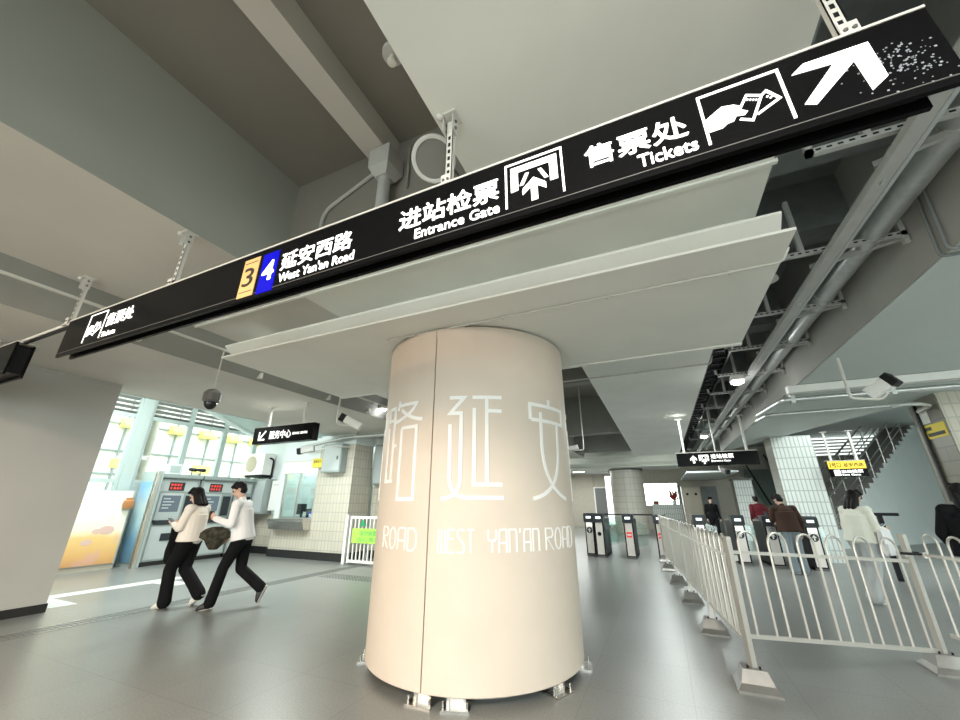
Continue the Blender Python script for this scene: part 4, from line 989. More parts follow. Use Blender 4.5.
# far end of the hall
struct('wall_far', MB().box(-9, -2.2, 31, 31.2, 0, 3.4).box(-2.2, 0.9, 27.0, 27.2, 0, 1.35).box(-2.2, 2.9, 27.0, 27.2, 2.62, 3.7).box(1.0, 4.2, 25.2, 25.4, 0, 2.7).box(1.0, 16, 30, 30.2, 0, 4.9), M['farwall'])
struct('wall_far_counter', MB().box(-.6, .98, 26.0, 26.3, 0, 1.42), M['tile_w'])
struct('window_8', MB().box(-.55, 1.0, 27.05, 27.07, 1.35, 2.62), M['glass'])
struct('trim_far_window', MB().box(-.55, -.5, 27.0, 27.08, 1.35, 2.62).box(.2, .25, 27.0, 27.08, 1.35, 2.62).box(.95, 1.0, 27.0, 27.08, 1.35, 2.62), M['frame_w'])
t = thing('counter_flowers', 'red plant in a pale pot on the far white counter', 'plant', (.55, 26.15, 1.42))
MB().lathe([(.09, 1.42), (.13, 1.62), (.12, 1.62)], (.62, 26.15, 0), 14).build('pot', M['plastic'], t, True)
mb = MB()
for q in range(18):
    a = q * 2.4; mb.cap((.62, 26.15, 1.6), (.62 + .2 * math.cos(a), 26.15 + .2 * math.sin(a), 1.75 + .025 * q), .012, .04, 6)
mb.build('foliage', M['leaf'], t, True)
t = thing('counter_basket', 'small red and green basket at the left of the far white counter', 'basket', (-.35, 26.1, 1.42))
MB().lathe([(.12, 1.42), (.17, 1.52), (.16, 1.52)], (-.35, 26.12, 0), 14).build('bowl', M['leaf'], t, True)
mb = MB()
for q in range(6): mb.sphere((-.35 + .08 * math.cos(q), 26.12 + .08 * math.sin(q), 1.55), .06, 8)
mb.build('fruit', M['potgreen'], t, True)
struct('door_1', MB().box(-4.0, -3.2, 27.4, 27.46, 0, 2.4), M['door'])
struct('trim_door_1', MB().box(-4.08, -4.0, 27.36, 27.48, 0, 2.48).box(-3.2, -3.12, 27.36, 27.48, 0, 2.48).box(-4.0, -3.2, 27.36, 27.48, 2.4, 2.48), M['plastic'])
struct('wall_far_left', MB().box(-6.6, -4.08, 27.4, 27.6, 0, 3.3).box(-4.08, -3.12, 27.5, 27.6, 0, 3.3).box(-3.12, -2.9, 27.4, 27.6, 0, 3.3).box(-6.7, -6.6, 21, 27.6, 0, 3.3), M['farwall'])
struct('window_9', MB().box(-3.0, -2.35, 24.9, 24.95, .3, 3.0), M['whitelit'])  # self-glowing white panel in place of a daylit window
t = thing('lift_doors', 'pair of beige steel lift doors at the far end', 'lift doors', (1.45, 25.1, 0))
for k in (0, 1): MB().box(1.05 + .45 * k, 1.49 + .45 * k, 25.12, 25.18, 0, 2.3).build('door_leaf', M['beige'], t)
MB().box(1.0, 1.04, 25.1, 25.2, 0, 2.36).build('door_frame', M['steel'], t)
for k in (0, 1):
    MB().cyl((1.3 + .42 * k, 25.09, 1.95), (1.3 + .42 * k, 25.12, 1.95), .07, seg=12).build('round_sign', M['blackink'], t)
struct('dark_doorway_sheet', MB().box(2.0, 2.75, 25.14, 25.19, 0, 2.35), M['gap'])  # flat dark sheet standing in for the shade of an opening
mb = MB()
for k in range(2): mb.box(-5.6 + .9 * k, -4.95 + .9 * k, 24.0, 24.2, 3.22, 3.28)
t = mb.build('strip_lamp', M['lamp'], loc=(-5.2, 24.1, 3.22)); tag(t, 'bright strip lamp on the ceiling far left of the turnstiles', 'lamp')
struct('ceiling_far_left_white', MB().box(-6.5, -3.2, 21.5, 27, 3.28, 3.32), M['wall_cool'])

# ------------------------------------------------------------------ turnstiles
def turnstile(x, y, label, icon, rot=0):
    t = thing('turnstile', label, 'turnstile', (x, y, 0), 'row of ticket gates')
    MB().prism([(y, 0), (y + 1.4, 0), (y + 1.4, 1.0), (y + .3, 1.04), (y, .98)], 'x', x - .13, x + .13).build('cabinet', M['dark'], t)
    MB().box(x - .095, x + .095, y - .016, y, .08, .92).build('front_panel', M['gatepanel'], t)
    MB().box(x - .13, x + .13, y - .01, y + 1.4, 0, .05).build('plinth', M['darkgrey'], t)
    MB().prism([(y - .05, .94), (y + .02, .93), (y + .42, 1.10), (y + .40, 1.17), (y + .02, 1.17), (y - .05, 1.13)], 'x', x - .15, x + .15).build('head', M['panel_dark'], t)
    MB().box(x - .07, x + .07, y - .056, y - .05, 1.03, 1.09).build('display', M['whitelit'], t)
    MB().box(x - .13, x + .13, y + .4, y + 1.38, 1.02, 1.05).build('top_plate', M['steel'], t)
    if icon != 'none0': mb = MB(); mb.prism([(x + .13, .25), (x + .45, .32), (x + .45, .85), (x + .13, .95)], 'y', y + .7, y + .72); mb.build('flap', M['glass_b'], t)
    circ = lambda r, z: [(x + r * math.cos(q * PI / 10), z + r * math.sin(q * PI / 10)) for q in range(20)]
    if icon == 'red':
        MB().prism([(x - .075, .55), (x + .075, .55), (x + .075, .69), (x - .075, .69)], 'y', y - .02, y - .016).build('no_entry_symbol', M['red'], t)
        MB().box(x - .055, x + .055, y - .023, y - .02, .60, .635).build('symbol_bar', M['plastic'], t)
    elif icon == 'dot':
        MB().prism(circ(.055, .62), 'y', y - .022, y - .016).build('card_reader', M['dark'], t)
    else:
        MB().prism(circ(.085, .70), 'y', y - .022, y - .016).build('arrow_disc', M['panel_dark'], t)
        MB().prism([(x - .015, .64), (x + .015, .64), (x + .015, .70), (x + .05, .70), (x, .76), (x - .05, .70), (x - .015, .70)], 'y', y - .026, y - .022).build('arrow_symbol', M['plastic'], t)
        MB().box(x - .09, x + .09, y - .02, y - .016, .80, .91).build('reader_panel', M['steel'], t)
turnstile(-2.13, 12.75, 'leftmost turnstile, half hidden beside the cream column', 'none0')
turnstile(-1.82, 12.55, 'turnstile with a black round reader, right next to the leftmost one', 'dot')
turnstile(-1.0, 12.55, 'turnstile with a red no-entry symbol, standing clear of its neighbours', 'red')
turnstile(-.17, 12.55, 'turnstile with a red symbol at the far end of the barrier fence', 'red')
turnstile(.82, 12.6, 'turnstile behind the fence, left of the entrance arrow gates', 'arrow')
turnstile(1.71, 12.6, 'turnstile behind the fence, below the man in dark red', 'arrow')
turnstile(2.36, 12.4, 'turnstile just left of the man in the brown jacket', 'arrow')
turnstile(3.15, 12.3, 'turnstile just right of the man in the brown jacket', 'arrow')
t = thing('exit_barrier', 'black barrier rail on a post right of the woman in ivory', 'barrier', (4.0, 11.4, 0))
MB().box(3.55, 4.45, 11.38, 11.44, 1.22, 1.28).build('rail', M['dark'], t); MB().box(4.1, 4.18, 11.38, 11.44, 0, 1.22).build('post', M['dark'], t); MB().box(3.5, 3.56, 11.3, 11.5, 1.0, 1.4).build('reader', M['darkgrey'], t)
t = thing('gate_rail', 'dark horizontal rail between the left turnstiles', 'rail', (-1.0, 14.0, 1.0))
mb = MB(); mb.box(-2.0, .0, 13.96, 14.0, 1.1, 1.14); mb.build('rail', M['dark'], t)
for x in (-1.95, -.06): MB().box(x - .02, x + .02, 13.96, 14.0, 0, 1.1).build('post', M['dark'], t)
MB().box(-1.7, -1.15, 13.965, 13.985, .3, 1.05).build('panel', M['glass_b'], t)

# ------------------------------------------------------------------ barrier fence
def fence(a, b, label, n, posts='a', name='barrier_fence', sag=None):
    a = Vector((a[0], a[1], 0)); b = Vector((b[0], b[1], 0)); d = b - a; L = d.length; d.normalize(); s = Vector((-d.y, d.x, 0))
    t = thing(name, label, 'fence', a, 'steel crowd barrier fence panels')
    m4 = Matrix(((d.x, s.x, 0, a.x), (d.y, s.y, 0, a.y), (0, 0, 1, 0), (0, 0, 0, 1)))
    for q in {'a': (0,), 'ab': (0, L), 'b': (L,)}[posts]:
        MB().box(q - .024, q + .024, -.024, .024, .14, 1.16, m4).build('post', M['rail'], t)
        f = MB(); c0 = m4 @ Vector((q, 0, 0)); f.rings([[c0 + Vector((u * wx, v * wy, z)) for u, v in ((-1, -1), (1, -1), (1, 1), (-1, 1))] for wx, wy, z in ((.155, .17, 0), (.155, .17, .018), (.12, .125, .06), (.088, .085, .15))])
        ft = f.build('foot', M['foot'], t)
        for u in (-.045, .045): MB().cyl(c0 + Vector((u, -.05, .15)), c0 + Vector((u, -.05, .17)), .009, seg=8).build('foot_bolt', M['dark'], ft)
    def Z(u, v, z):
        if sag:
            lo = sag[0] + (sag[1] - sag[0]) * u / L; hi = sag[2] + (sag[3] - sag[2]) * u / L
            z = z + lo + (hi - lo) * (z - .31) / .86
        return m4 @ Vector((u, v, z))
    for nm, zz, hh, dd in (('bottom_rail', .31, .016, .012), ('top_rail', .985, .014, .006)):
        MB().rings([[Z(u, v * dd, zz + w_ * hh) for v, w_ in ((-1, -1), (1, -1), (1, 1), (-1, 1))] for u in (.03, L - .03)]).build(nm, M['rail'], t)
    p = (L - .10) / n
    for k in range(n):
        u0 = .05 + k * p + p * .2; u1 = u0 + p * .6; r = (u1 - u0) / 2; c_ = (u0 + u1) / 2
        pts = [Z(u0, 0, .31), Z(u0, 0, 1.17 - r)]
        pts += [Z(c_ - r * math.cos(q * PI / 8), 0, 1.17 - r + r * math.sin(q * PI / 8)) for q in range(1, 8)]
        pts += [Z(u1, 0, 1.17 - r), Z(u1, 0, .31)]
        MB().tube(pts, .0105, 8).build('hoop', M['rail'], t, True)
    mb = MB()
    for q in (.045, L - .045): mb.box(q - .02, q + .02, -.016, .016, .955, 1.005, m4)
    mb.build('clamp', M['alu'], t)
    return t
P1, P2 = (.50, 4.57), (2.19, 5.70)
fence(P1, P2, 'barrier panel facing the viewer between the two square posts', 6, 'ab', sag=(.06, -.15, .04, -.05))
q0 = P1
FP = [(.345, 6.12), (.20, 7.70), (.05, 9.28), (-.10, 10.85), (-.16, 12.45)]
FL = ['nearest barrier panel of the receding fence, starting at the corner post', 'second panel of the receding barrier fence', 'third panel of the receding barrier fence', 'fourth panel of the receding barrier fence', 'farthest panel of the receding fence, ending at a turnstile']
for k, q1 in enumerate(FP):
    # panels are built from the far end so that each carries its far post
    fence(q1, q0, FL[k], 6); q0 = q1
fence((2.26, 5.66), (2.60, 4.0), 'barrier panel running toward the viewer at the right edge', 6, 'b')
t = thing('cable_tie', 'black strap tying two barrier posts together on the right', 'strap', (2.19, 5.70, .98))
mb = MB(); mb.rings([[Vector((2.2 + r * 1.5 * math.cos(q * PI / 10), 5.69 + r * math.sin(q * PI / 10), z)) for r, z in ((.055, .975), (.064, .975), (.064, 1.0), (.055, 1.0))] for q in range(21)], True, False); mb.build('strap', M['dark'], t)
MB().box(2.1, 2.3, 5.6, 5.615, .98, .995).build('strap_tail', M['dark'], t)

# ------------------------------------------------------------------ people
def solidify(mb, voxel, name, m, parent, sm=6, loc=None):
    """weld overlapping shapes into one continuous surface"""
    me = bpy.data.meshes.new(name + '_raw'); mb.bm.to_mesh(me); mb.bm.free()
    o = bpy.data.objects.new(name + '_raw', me); COL.objects.link(o)
    r = o.modifiers.new('r', 'REMESH'); r.mode = 'VOXEL'; r.voxel_size = voxel
    if sm:
        s = o.modifiers.new('s', 'SMOOTH'); s.iterations = sm; s.factor = .5
    bpy.context.view_layer.update()
    me2 = bpy.data.meshes.new_from_object(o.evaluated_get(bpy.context.evaluated_depsgraph_get()))
    bpy.data.objects.remove(o); bpy.data.meshes.remove(me)
    me2.name = name; me2.materials.clear(); me2.materials.append(m)
    for p in me2.polygons: p.use_smooth = True
    n = bpy.data.objects.new(name, me2); COL.objects.link(n); n.parent = parent
    return n

def loft(mb, secs, seg=18):
    """secs: (centre, half width, half depth, side vector, forward vector)"""
    mb.rings([[Vector(c) + s * (w * math.cos(2 * PI * k / seg)) + f * (dd * math.sin(2 * PI * k / seg)) for k in range(seg)] for c, w, dd, s, f in secs])

def person(label, loc, heading, J, top_m, leg_m, hair_m='hair', long_hair=False, shoe_m='shoe_b', vox=.0065, wide=1.0, loose=1.0, female=False, jacket_hem=.0, skin_arms=False):
    """J: joint positions in a local frame, +X forward, +Y to the person's left, Z up."""
    root = thing('person', label, 'person', loc); root.rotation_euler = (0, 0, heading)
    V = {k: Vector(v) for k, v in J.items()}
    hip = (V['hipL'] + V['hipR']) / 2; sh = (V['shL'] + V['shR']) / 2
    side = (V['shL'] - V['shR']).normalized(); sideh = (V['hipL'] - V['hipR']).normalized()
    up = (sh - hip).normalized(); fw = side.cross(up).normalized(); fwh = sideh.cross(up).normalized()
    k = .92 if female else 1.0
    def torso(mb, e):
        P = lambda t: hip.lerp(sh, t)
        loft(mb, [(P(-.16), .13 * k + e, .10 + e, sideh, fwh), (P(-.02), .165 * k + e, .115 + e, sideh, fwh), (P(.18), .155 * k + e, .105 + e, sideh, fwh), (P(.42), .135 * k + e, .095 + e, side, fw), (P(.7), .165 * k + e, .115 + e, side, fw), (P(.9), .165 * k + e, .105 + e, side, fw), (P(1.02), .12 * k + e, .075 + e, side, fw), (P(1.09), .06 + e * .4, .055 + e * .4, side, fw)])
        for s in 'LR': mb.cap(P(.97), V['sh' + s] - up * .01, .055 + e * .6, .055 + e, 12)
    def arms(mb, e, w=True):
        for s in 'LR':
            mb.cap(V['sh' + s], V['el' + s], .050 * k + e, .040 * k + e); mb.cap(V['el' + s], V['wr' + s], .040 * k + e, (.028 if w else .03) * k + e * (.7 if w else 1))
    def legs(mb, e, top=True, foot=True):
        for s in 'LR':
            mb.cap(V['hip' + s], V['kn' + s], .088 * wide + e, .058 * wide + e, 14); mb.cap(V['kn' + s], V['an' + s], .058 * wide + e, (.040 if not e else .055 * loose) + e * .8, 14)
    # --- body
    mb = MB(); torso(mb, 0); arms(mb, 0); legs(mb, 0)
    hd = V['head']; hf = V['look'].normalized(); hu = (hd - V['neck']).normalized(); hs = hu.cross(hf).normalized(); hf = hs.cross(hu).normalized()
    hm = Matrix(((hf.x, hs.x, hu.x, 0), (hf.y, hs.y, hu.y, 0), (hf.z, hs.z, hu.z, 0), (0, 0, 0, 1)))
    H = lambda x, y, z: hd + hf * x + hs * y + hu * z
    mb.cap(V['neck'] - up * .06, H(-.01, 0, -.05), .058, .052)
    mb.sphere(H(-.005, 0, .025), (.092, .076, .095), 20, hm); mb.sphere(H(.022, 0, -.045), (.062, .058, .072), 16, hm); mb.sphere(H(.05, 0, -.085), (.028, .03, .022), 10, hm)
    mb.cap(H(.085, 0, .0), H(.103, 0, -.03), .009, .014, 8); mb.sphere(H(.077, 0, -.062), (.014, .024, .008), 8, hm)
    mb.cap(H(.075, -.035, .022), H(.075, .035, .022), .014, .014, 8)
    for sg in (-1, 1): mb.sphere(H(-.008, sg * .078, -.012), (.02, .011, .032), 8, hm)
    for s in 'LR':
        w = V['wr' + s]; hd_ = Vector(J.get('hand' + s, tuple(w - V['el' + s]))).normalized(); sd = 1 if s == 'L' else -1
        pn = Vector(J.get('palm' + s, (0, -sd, 0))); pn = (pn - hd_ * pn.dot(hd_)).normalized(); ac = hd_.cross(pn) * sd
        pm = Matrix(((hd_.x, ac.x, pn.x, 0), (hd_.y, ac.y, pn.y, 0), (hd_.z, ac.z, pn.z, 0), (0, 0, 0, 1)))
        mb.sphere(w + hd_ * .05, (.055, .042, .018), 14, pm); mb.cap(w, w + hd_ * .05, .027, .024)
        for q, (o_, ln) in enumerate(((.033, .062), (.011, .072), (-.011, .068), (-.032, .052))):
            b0 = w + hd_ * .088 + ac * o_; b1 = b0 + hd_ * ln * .5 + pn * .012; b2 = b1 + hd_ * ln * .3 + pn * ln * .4
            mb.cap(w + hd_ * .05 + ac * o_ * .8, b0, .0105, .0100, 8); mb.cap(b0, b1, .0098, .009, 8); mb.cap(b1, b2, .009, .0075, 8)
        t0 = w + hd_ * .03 + ac * .032; t1 = t0 + hd_ * .03 + ac * .026 + pn * .014; t2 = t1 + hd_ * .03 + pn * .014 - ac * .003
        mb.cap(t0, t1, .014, .011, 8); mb.cap(t1, t2, .011, .0085, 8)
    for s in 'LR':
        an = V['an' + s]; td = Vector(J['toe' + s]) - an; mb.cap(an, an + td * .7 - Vector((0, 0, .005)), .030, .018)
    solidify(mb, vox, 'body', M['skin'], root)
    # eyes
    for sg in (-1, 1):
        e_ = MB(); e_.sphere(H(.0815, sg * .031, .004), .011, 8); x = e_.build('eye', M['dark'], None, True); x.parent = root
    # --- clothes
    mb = MB(); torso(mb, .018 * loose); arms(mb, .016 * loose)
    if jacket_hem:
        P = lambda t: hip.lerp(sh, t)
        loft(mb, [(P(-jacket_hem), .19 * k * loose, .145 * loose, sideh, fwh), (P(.0), .185 * k * loose, .14 * loose, sideh, fwh), (P(.4), .165 * k * loose, .125 * loose, side, fw), (P(.8), .17 * k * loose, .125 * loose, side, fw)])
    mb.cap(V['neck'] - up * .07, V['neck'] - up * .025, .066, .064)
    solidify(mb, max(vox, .009), 'jacket' if jacket_hem > .08 else 'shirt', M[top_m], root, 5)
    mb = MB(); legs(mb, .016 * loose)
    P = lambda t: hip.lerp(sh, t)
    loft(mb, [(P(-.2), .15 * k * wide, .12, sideh, fwh), (P(-.04), .178 * k * max(1, wide * .95), .132, sideh, fwh), (P(.17), .165 * k, .12, sideh, fwh)])
    for s in 'LR': mb.cap(V['kn' + s].lerp(V['an' + s], .55), V['an' + s] - Vector((0, 0, .01)), .058 * wide * loose, .064 * wide * loose)
    solidify(mb, max(vox, .009), 'trousers', M[leg_m], root, 5)
    for s in 'LR':
        an = V['an' + s]; toe = Vector(J['toe' + s]); d = (toe - an); dn = d.normalized(); sh_ = MB()
        heel = an - dn * .055 * 1 - Vector((0, 0, 0)); lat = Vector((0, 0, 1)).cross(dn); lat = lat.normalized() if lat.length > .01 else Vector((0, 1, 0)); upn = dn.cross(lat)
        dh = (toe - an); sole = an - upn * .055; 
        secs = []
        for t_, w_, h_ in ((-.3, .028, .04), (-.2, .038, .06), (.1, .040, .062), (.45, .046, .048), (.8, .047, .036), (1.05, .036, .026), (1.14, .02, .016)):
            c_ = sole + (toe - an - upn * (toe - an).dot(upn)) * t_ + upn * (h_ - .02); secs.append((c_, w_ * 1.16, h_ * 1.14, lat, upn))
        loft(sh_, secs, 14)
        so = solidify(sh_, max(vox, .007), 'shoe', M[shoe_m], root, 3)
        sl = MB(); loft(sl, [(sole + dn * 0 + (dh - upn * dh.dot(upn)) * t_ - upn * .014, w_, .010, lat, upn) for t_, w_ in ((-.31, .03), (-.15, .043), (.4, .05), (.8, .05), (1.15, .03))], 12)
        q = sl.build('sole', M['shoe_w'], None, True); q.parent = so
    # --- hair
    mb = MB(); mb.sphere(H(-.018, 0, .040), (.098, .086, .092), 20, hm); mb.sphere(H(-.045, 0, -.015), (.068, .078, .075), 16, hm)
    for q in range(7):
        y = -.06 + .02 * q; mb.cap(H(.0, y, .115), H(.078, y * 1.05, .075), .026, .018, 8)
    if long_hair:
        ln = .2 if long_hair is True else long_hair
        for sg in (-1, 0, 1):
            for q in range(3): mb.cap(H(-.05 + .02 * abs(sg), sg * .062, .03), H(-.075 + .03 * q, sg * .07, -ln + .02 * q), .045, .035, 10)
    solidify(mb, max(vox, .008), 'hair', M[hair_m], root, 4)
    return root

def std(h=1.70, sw=.19, hw=.09):
    """an upright figure, arms hanging"""
    k = h / 1.70
    J = dict(hipL=(0, hw, .92 * k), hipR=(0, -hw, .92 * k), knL=(.01, hw, .49 * k), knR=(.01, -hw, .49 * k), anL=(-.02, hw, .085), anR=(-.02, -hw, .085), toeL=(.13, hw + .02, .05), toeR=(.13, -hw - .02, .05),
             shL=(0, sw, 1.385 * k), shR=(0, -sw, 1.385 * k), neck=(.01, 0, 1.47 * k), head=(.03, 0, 1.595 * k), look=(1, 0, -.1),
             elL=(-.03, sw + .05, 1.09 * k), elR=(-.03, -sw - .05, 1.09 * k), wrL=(.06, sw + .06, .86 * k), wrR=(.06, -sw - .06, .86 * k))
    return J
# woman in cream, walking, looking at her phone
J = std(1.67, .175, .085)
J.update(knL=(.14, .085, .50), anL=(.10, .09, .085), toeL=(.25, .10, .045), knR=(.04, -.085, .49), anR=(-.27, -.09, .16), toeR=(-.15, -.10, .06),
         head=(.07, 0, 1.555), look=(.8, .05, -.55), neck=(.02, 0, 1.44), elL=(.05, .235, 1.08), wrL=(.26, .09, 1.13), elR=(.05, -.235, 1.08), wrR=(.24, -.10, 1.14),
         handL=(.8, -.3, .1), palmL=(0, -.6, .8), handR=(.8, .3, .1), palmR=(0, .6, .8))
W1 = person('person in cream blouse and wide black trousers looking at a phone', (-6.85, 4.12, 0), math.radians(203), J, 'cl_cream', 'cl_black', long_hair=.17, shoe_m='shoe_w', female=True, loose=1.25, wide=1.12, jacket_hem=.04)
# man in white, striding beside her
J = std(1.77, .205, .09)
J.update(hipL=(0, .09, .93), hipR=(0, -.09, .93), shL=(.11, .205, 1.43), shR=(.11, -.205, 1.43), neck=(.14, 0, 1.52), head=(.20, 0, 1.64), look=(.9, .25, -.35),
         knL=(.16, .09, .53), anL=(.24, .09, .085), toeL=(.39, .10, .06), knR=(-.02, -.09, .50), anR=(-.36, -.09, .24), toeR=(-.30, -.09, .08),
         elL=(.10, .27, 1.14), wrL=(.36, .22, 1.22), elR=(.14, -.27, 1.13), wrR=(.30, -.20, .93), handR=(.5, .2, -.5), palmR=(.3, .9, 0), handL=(.6, 0, .5), palmL=(0, -1, .1))
M1 = person('person in white long-sleeved top and black trousers striding behind the cream blouse', (-6.05, 4.42, 0), math.radians(212), J, 'cl_white', 'cl_black', shoe_m='shoe_b', loose=1.15, jacket_hem=.03)
def place(o, root_loc, heading, p):
    v = Matrix.Rotation(heading, 3, 'Z') @ Vector(p); return Vector(root_loc) + v
# what they carry
a = place(None, (-6.85, 4.12, 0), math.radians(203), (.36, 0, 1.17))
t = thing('phone', 'dark phone held by the person in cream', 'phone', a)
m4 = Matrix.Translation(a) @ Matrix.Rotation(math.radians(203), 4, 'Z') @ Matrix.Rotation(math.radians(-35), 4, 'Y')
MB().box(-.075, .075, -.037, .037, -.005, .005, m4).build('case', M['dark'], t, bevel=.003); MB().box(-.068, .068, -.033, .033, .005, .0062, m4).build('screen', M['screen'], t)
def draped(name, label, cat, m, L, heading, loc, w):
    t = thing(name, label, cat, loc)
    mb = MB(); R3 = Matrix.Rotation(heading, 3, 'Z')
    rs = []
    random.seed(len(label))
    for z, wx, wy in L:
        ring = []
        for q in range(22):
            a = 2 * PI * q / 22; f = 1 + .16 * math.sin(a * 5 + z * 9) + random.uniform(-.05, .05)
            ring.append(Vector(loc) + R3 @ Vector((wx * f * math.cos(a), wy * f * math.sin(a), z)))
        rs.append(ring)
    mb.rings(rs); o = mb.build(name + '_cloth', m, t, True); return t
a = place(None, (-6.85, 4.12, 0), math.radians(203), (.20, -.02, .98))
draped('folded_jacket', 'black jacket draped over the forearm of the person in cream', 'jacket', M['cl_black'], [(.14, .05, .10), (.10, .08, .17), (-.05, .085, .18), (-.22, .095, .17), (-.36, .10, .14), (-.42, .07, .10)], math.radians(203), a, 0)
a = place(None, (-6.05, 4.42, 0), math.radians(212), (.38, .05, 1.0))
draped('canvas_bag', 'olive canvas bag carried between the two walkers', 'bag', M['cl_olive'], [(.10, .06, .05), (.07, .14, .07), (.02, .19, .09), (-.05, .20, .085), (-.09, .13, .07), (-.17, .09, .06), (-.22, .05, .04)], math.radians(225), a, 0)
a = place(None, (-6.05, 4.42, 0), math.radians(212), (.44, .20, 1.26))
t = thing('drink_cup', 'dark drink cup in the raised hand of the person in white', 'cup', a)
MB().lathe([(.028, -.06), (.036, .05), (.034, .05)], a, 16).build('cup', M['cl_brown'], t, True); MB().lathe([(.038, .05), (.038, .06), (.03, .068)], a, 16).build('lid', M['dark'], t, True)

# man in brown at the gates
J = std(1.68, .20, .09)
J.update(shL=(.06, .20, 1.36), shR=(.06, -.20, 1.36), neck=(.10, 0, 1.44), head=(.16, .02, 1.545), look=(.8, .35, -.5), elL=(.12, .26, 1.10), wrL=(.34, .16, 1.05), elR=(.0, -.27, 1.08), wrR=(.12, -.27, .84), handR=(.2, 0, -1))
person('person in dark brown jacket and jeans passing the turnstiles with head bowed', (2.55, 11.55, 0), math.radians(100), J, 'cl_brown', 'cl_jean', jacket_hem=.12, loose=1.3, vox=.008)
# woman in ivory jacket
J = std(1.68, .19, .09)
J.update(shL=(.05, .19, 1.36), shR=(.05, -.19, 1.36), neck=(.07, 0, 1.45), head=(.11, 0, 1.56), look=(.8, -.1, -.5), elL=(.05, .25, 1.08), wrL=(.30, .12, 1.10), elR=(.06, -.25, 1.07), wrR=(.33, -.12, 1.06), handL=(1, -.2, 0), handR=(1, .2, 0), palmL=(0, -.4, 1), palmR=(0, .4, 1),
         knL=(.1, .09, .5), anL=(.05, .1, .085), toeL=(.2, .11, .05), knR=(-.02, -.09, .49), anR=(-.2, -.1, .1), toeR=(-.06, -.11, .045))
person('person in ivory jacket and pale wide jeans behind the barrier fence', (2.92, 8.95, 0), math.radians(30), J, 'cl_ivory', 'cl_pale', long_hair=.2, jacket_hem=.12, loose=1.35, wide=1.25, vox=.008, female=True, shoe_m='shoe_w')
a = Vector((3.18, 8.80, .86))
draped('tote_bag', 'pale grey tote bag at the hip of the person in ivory', 'bag', M['cl_white'], [(.22, .04, .10), (.18, .06, .15), (.0, .07, .16), (-.14, .06, .15), (-.17, .03, .12)], math.radians(-40), a, 0)
a = place(None, (2.92, 8.95, 0), math.radians(30), (.44, 0, 1.10))
t = thing('phone', 'phone held by the person in ivory', 'phone', a)
m4 = Matrix.Translation(a) @ Matrix.Rotation(math.radians(30), 4, 'Z') @ Matrix.Rotation(math.radians(-30), 4, 'Y')
MB().box(-.075, .075, -.037, .037, -.005, .005, m4).build('case', M['paper'], t, bevel=.003); MB().box(-.068, .068, -.033, .033, .005, .0062, m4).build('screen', M['screen'], t)
# person in black at the right edge
J = std(1.70, .20, .09); J.update(elL=(.04, .29, 1.1), wrL=(.16, .24, .98), elR=(.02, -.28, 1.1), wrR=(.14, -.26, .9), head=(.05, 0, 1.58), look=(1, .1, -.4))
person('person in black puffer jacket cut off by the right edge', (3.46, 7.15, 0), math.radians(75), J, 'cl_black', 'cl_black', long_hair=.22, jacket_hem=.15, loose=1.5, vox=.009)
# two distant people
J = std(1.70); J.update(knL=(.12, .09, .5), anL=(.12, .09, .085), toeL=(.26, .1, .05), anR=(-.2, -.09, .12), toeR=(-.07, -.1, .05))
person('distant person all in black standing before the dark doorway', (1.86, 20.0, 0), math.radians(-80), J, 'cl_black', 'cl_black', vox=.014)
J = std(1.70); J.update(elR=(-.06, -.33, 1.12), wrR=(-.08, -.42, .92))
person('distant person in dark red jacket beyond the turnstiles', (3.27, 18.6, 0), math.radians(95), J, 'cl_red', 'cl_grey', vox=.014, loose=1.3)

# ------------------------------------------------------------------ camera, world, lights
yaw, pit, roll, fpx = .424993272, .360996904, .00257578389, 379.311425
cy_, sy_, cp, sp = math.cos(yaw), math.sin(yaw), math.cos(pit), math.sin(pit)
F = Vector((-sy_ * cp, cy_ * cp, sp)); R0 = Vector((cy_, sy_, 0)); U0 = R0.cross(F)
R = R0 * math.cos(roll) + U0 * math.sin(roll); U = U0 * math.cos(roll) - R0 * math.sin(roll)
cam = bpy.data.cameras.new('camera'); cam.sensor_fit = 'HORIZONTAL'; cam.sensor_width = 36; cam.lens = fpx / 960 * 36; cam.clip_start = .05; cam.clip_end = 300
co = bpy.data.objects.new('camera', cam); COL.objects.link(co)
co.matrix_world = Matrix(((R.x, U.x, -F.x, 0), (R.y, U.y, -F.y, 0), (R.z, U.z, -F.z, 1.45), (0, 0, 0, 1)))
SC.camera = co

w = bpy.data.worlds.new('overcast_sky'); SC.world = w; w.use_nodes = True
bg = w.node_tree.nodes['Background']; bg.inputs[0].default_value = (.90, 1.0, .975, 1); bg.inputs[1].default_value = 5.6

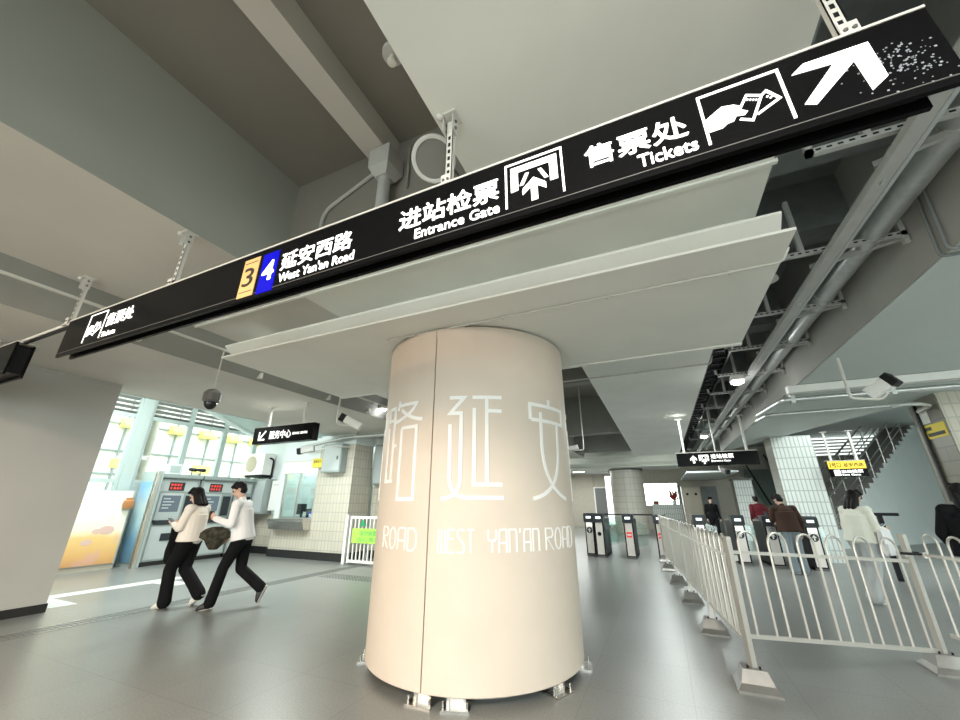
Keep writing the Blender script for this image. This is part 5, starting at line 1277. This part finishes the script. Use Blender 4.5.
def area(name, loc, size, energy, col, rot=(0, 0, 0), sy=None):
    l = bpy.data.lights.new(name, 'AREA'); l.energy = energy; l.color = col; l.size = size
    if sy: l.shape = 'RECTANGLE'; l.size_y = sy
    o = bpy.data.objects.new(name, l); COL.objects.link(o); o.location = loc; o.rotation_euler = rot
    return o
area('hall_lamp_front', (-4.0, -2.0, 3.66), 1.8, 420, (1, .74, .52))
area('hall_lamp_middle', (.2, -.8, 3.66), 1.2, 200, (1, .93, .85))
area('fill_light_right', (5.0, 3.0, 3.28), 2.2, 220, (.9, 1, .97))  # added fill, makes up for daylight blocked on the right
area('fill_light_gates', (-.1, 11.5, 3.66), 2.0, 170, (.93, 1, .97))  # added fill over the gates, no fixture there
area('fill_light_far', (.1, 18, 3.66), 2.0, 230, (.93, 1, .97))  # extra light put in to lift the far hall
area('fill_light_left', (-7.2, 6.2, 3.28), 1.0, 180, (.92, 1, .96))  # added fill to brighten the left side of the hall
area('fill_light_stair', (6, 13, 4.85), 2.0, 190, (.93, 1, .98))  # invented light source above the stair area
area('atrium_fill_light', (-10.4, 4.0, 4.7), 1.6, 260, (.93, 1, .97))  # hidden fill light, added in place of daylight through the windows
area('booth_lamp', (-9.9, 9.9, 3.15), .8, 130, (.95, 1, 1))
area('far_left_lamp', (-4.8, 24.5, 3.2), 1.2, 150, (.95, 1, .97))
for x, y in ((1.53, 7.85), (1.53, 14.4)):
    l = bpy.data.lights.new('tray_lamp_light', 'POINT'); l.energy = 6; l.shadow_soft_size = .08; o = bpy.data.objects.new('tray_lamp_light', l); COL.objects.link(o); o.location = (x, y, 3.38)
l = bpy.data.lights.new('round_lamp_light', 'POINT'); l.energy = 5; l.shadow_soft_size = .08; o = bpy.data.objects.new('round_lamp_light', l); COL.objects.link(o); o.location = (-5.62, 6.95, 3.36)

SC.view_settings.view_transform = 'Standard'; SC.view_settings.look = 'None'
SC.view_settings.exposure = 0.15; SC.view_settings.gamma = 1.0
SC.cycles.max_bounces = 10; SC.cycles.diffuse_bounces = 6; SC.cycles.transparent_max_bounces = 12
try: SC.view_settings.use_curve_mapping = False
except Exception: pass
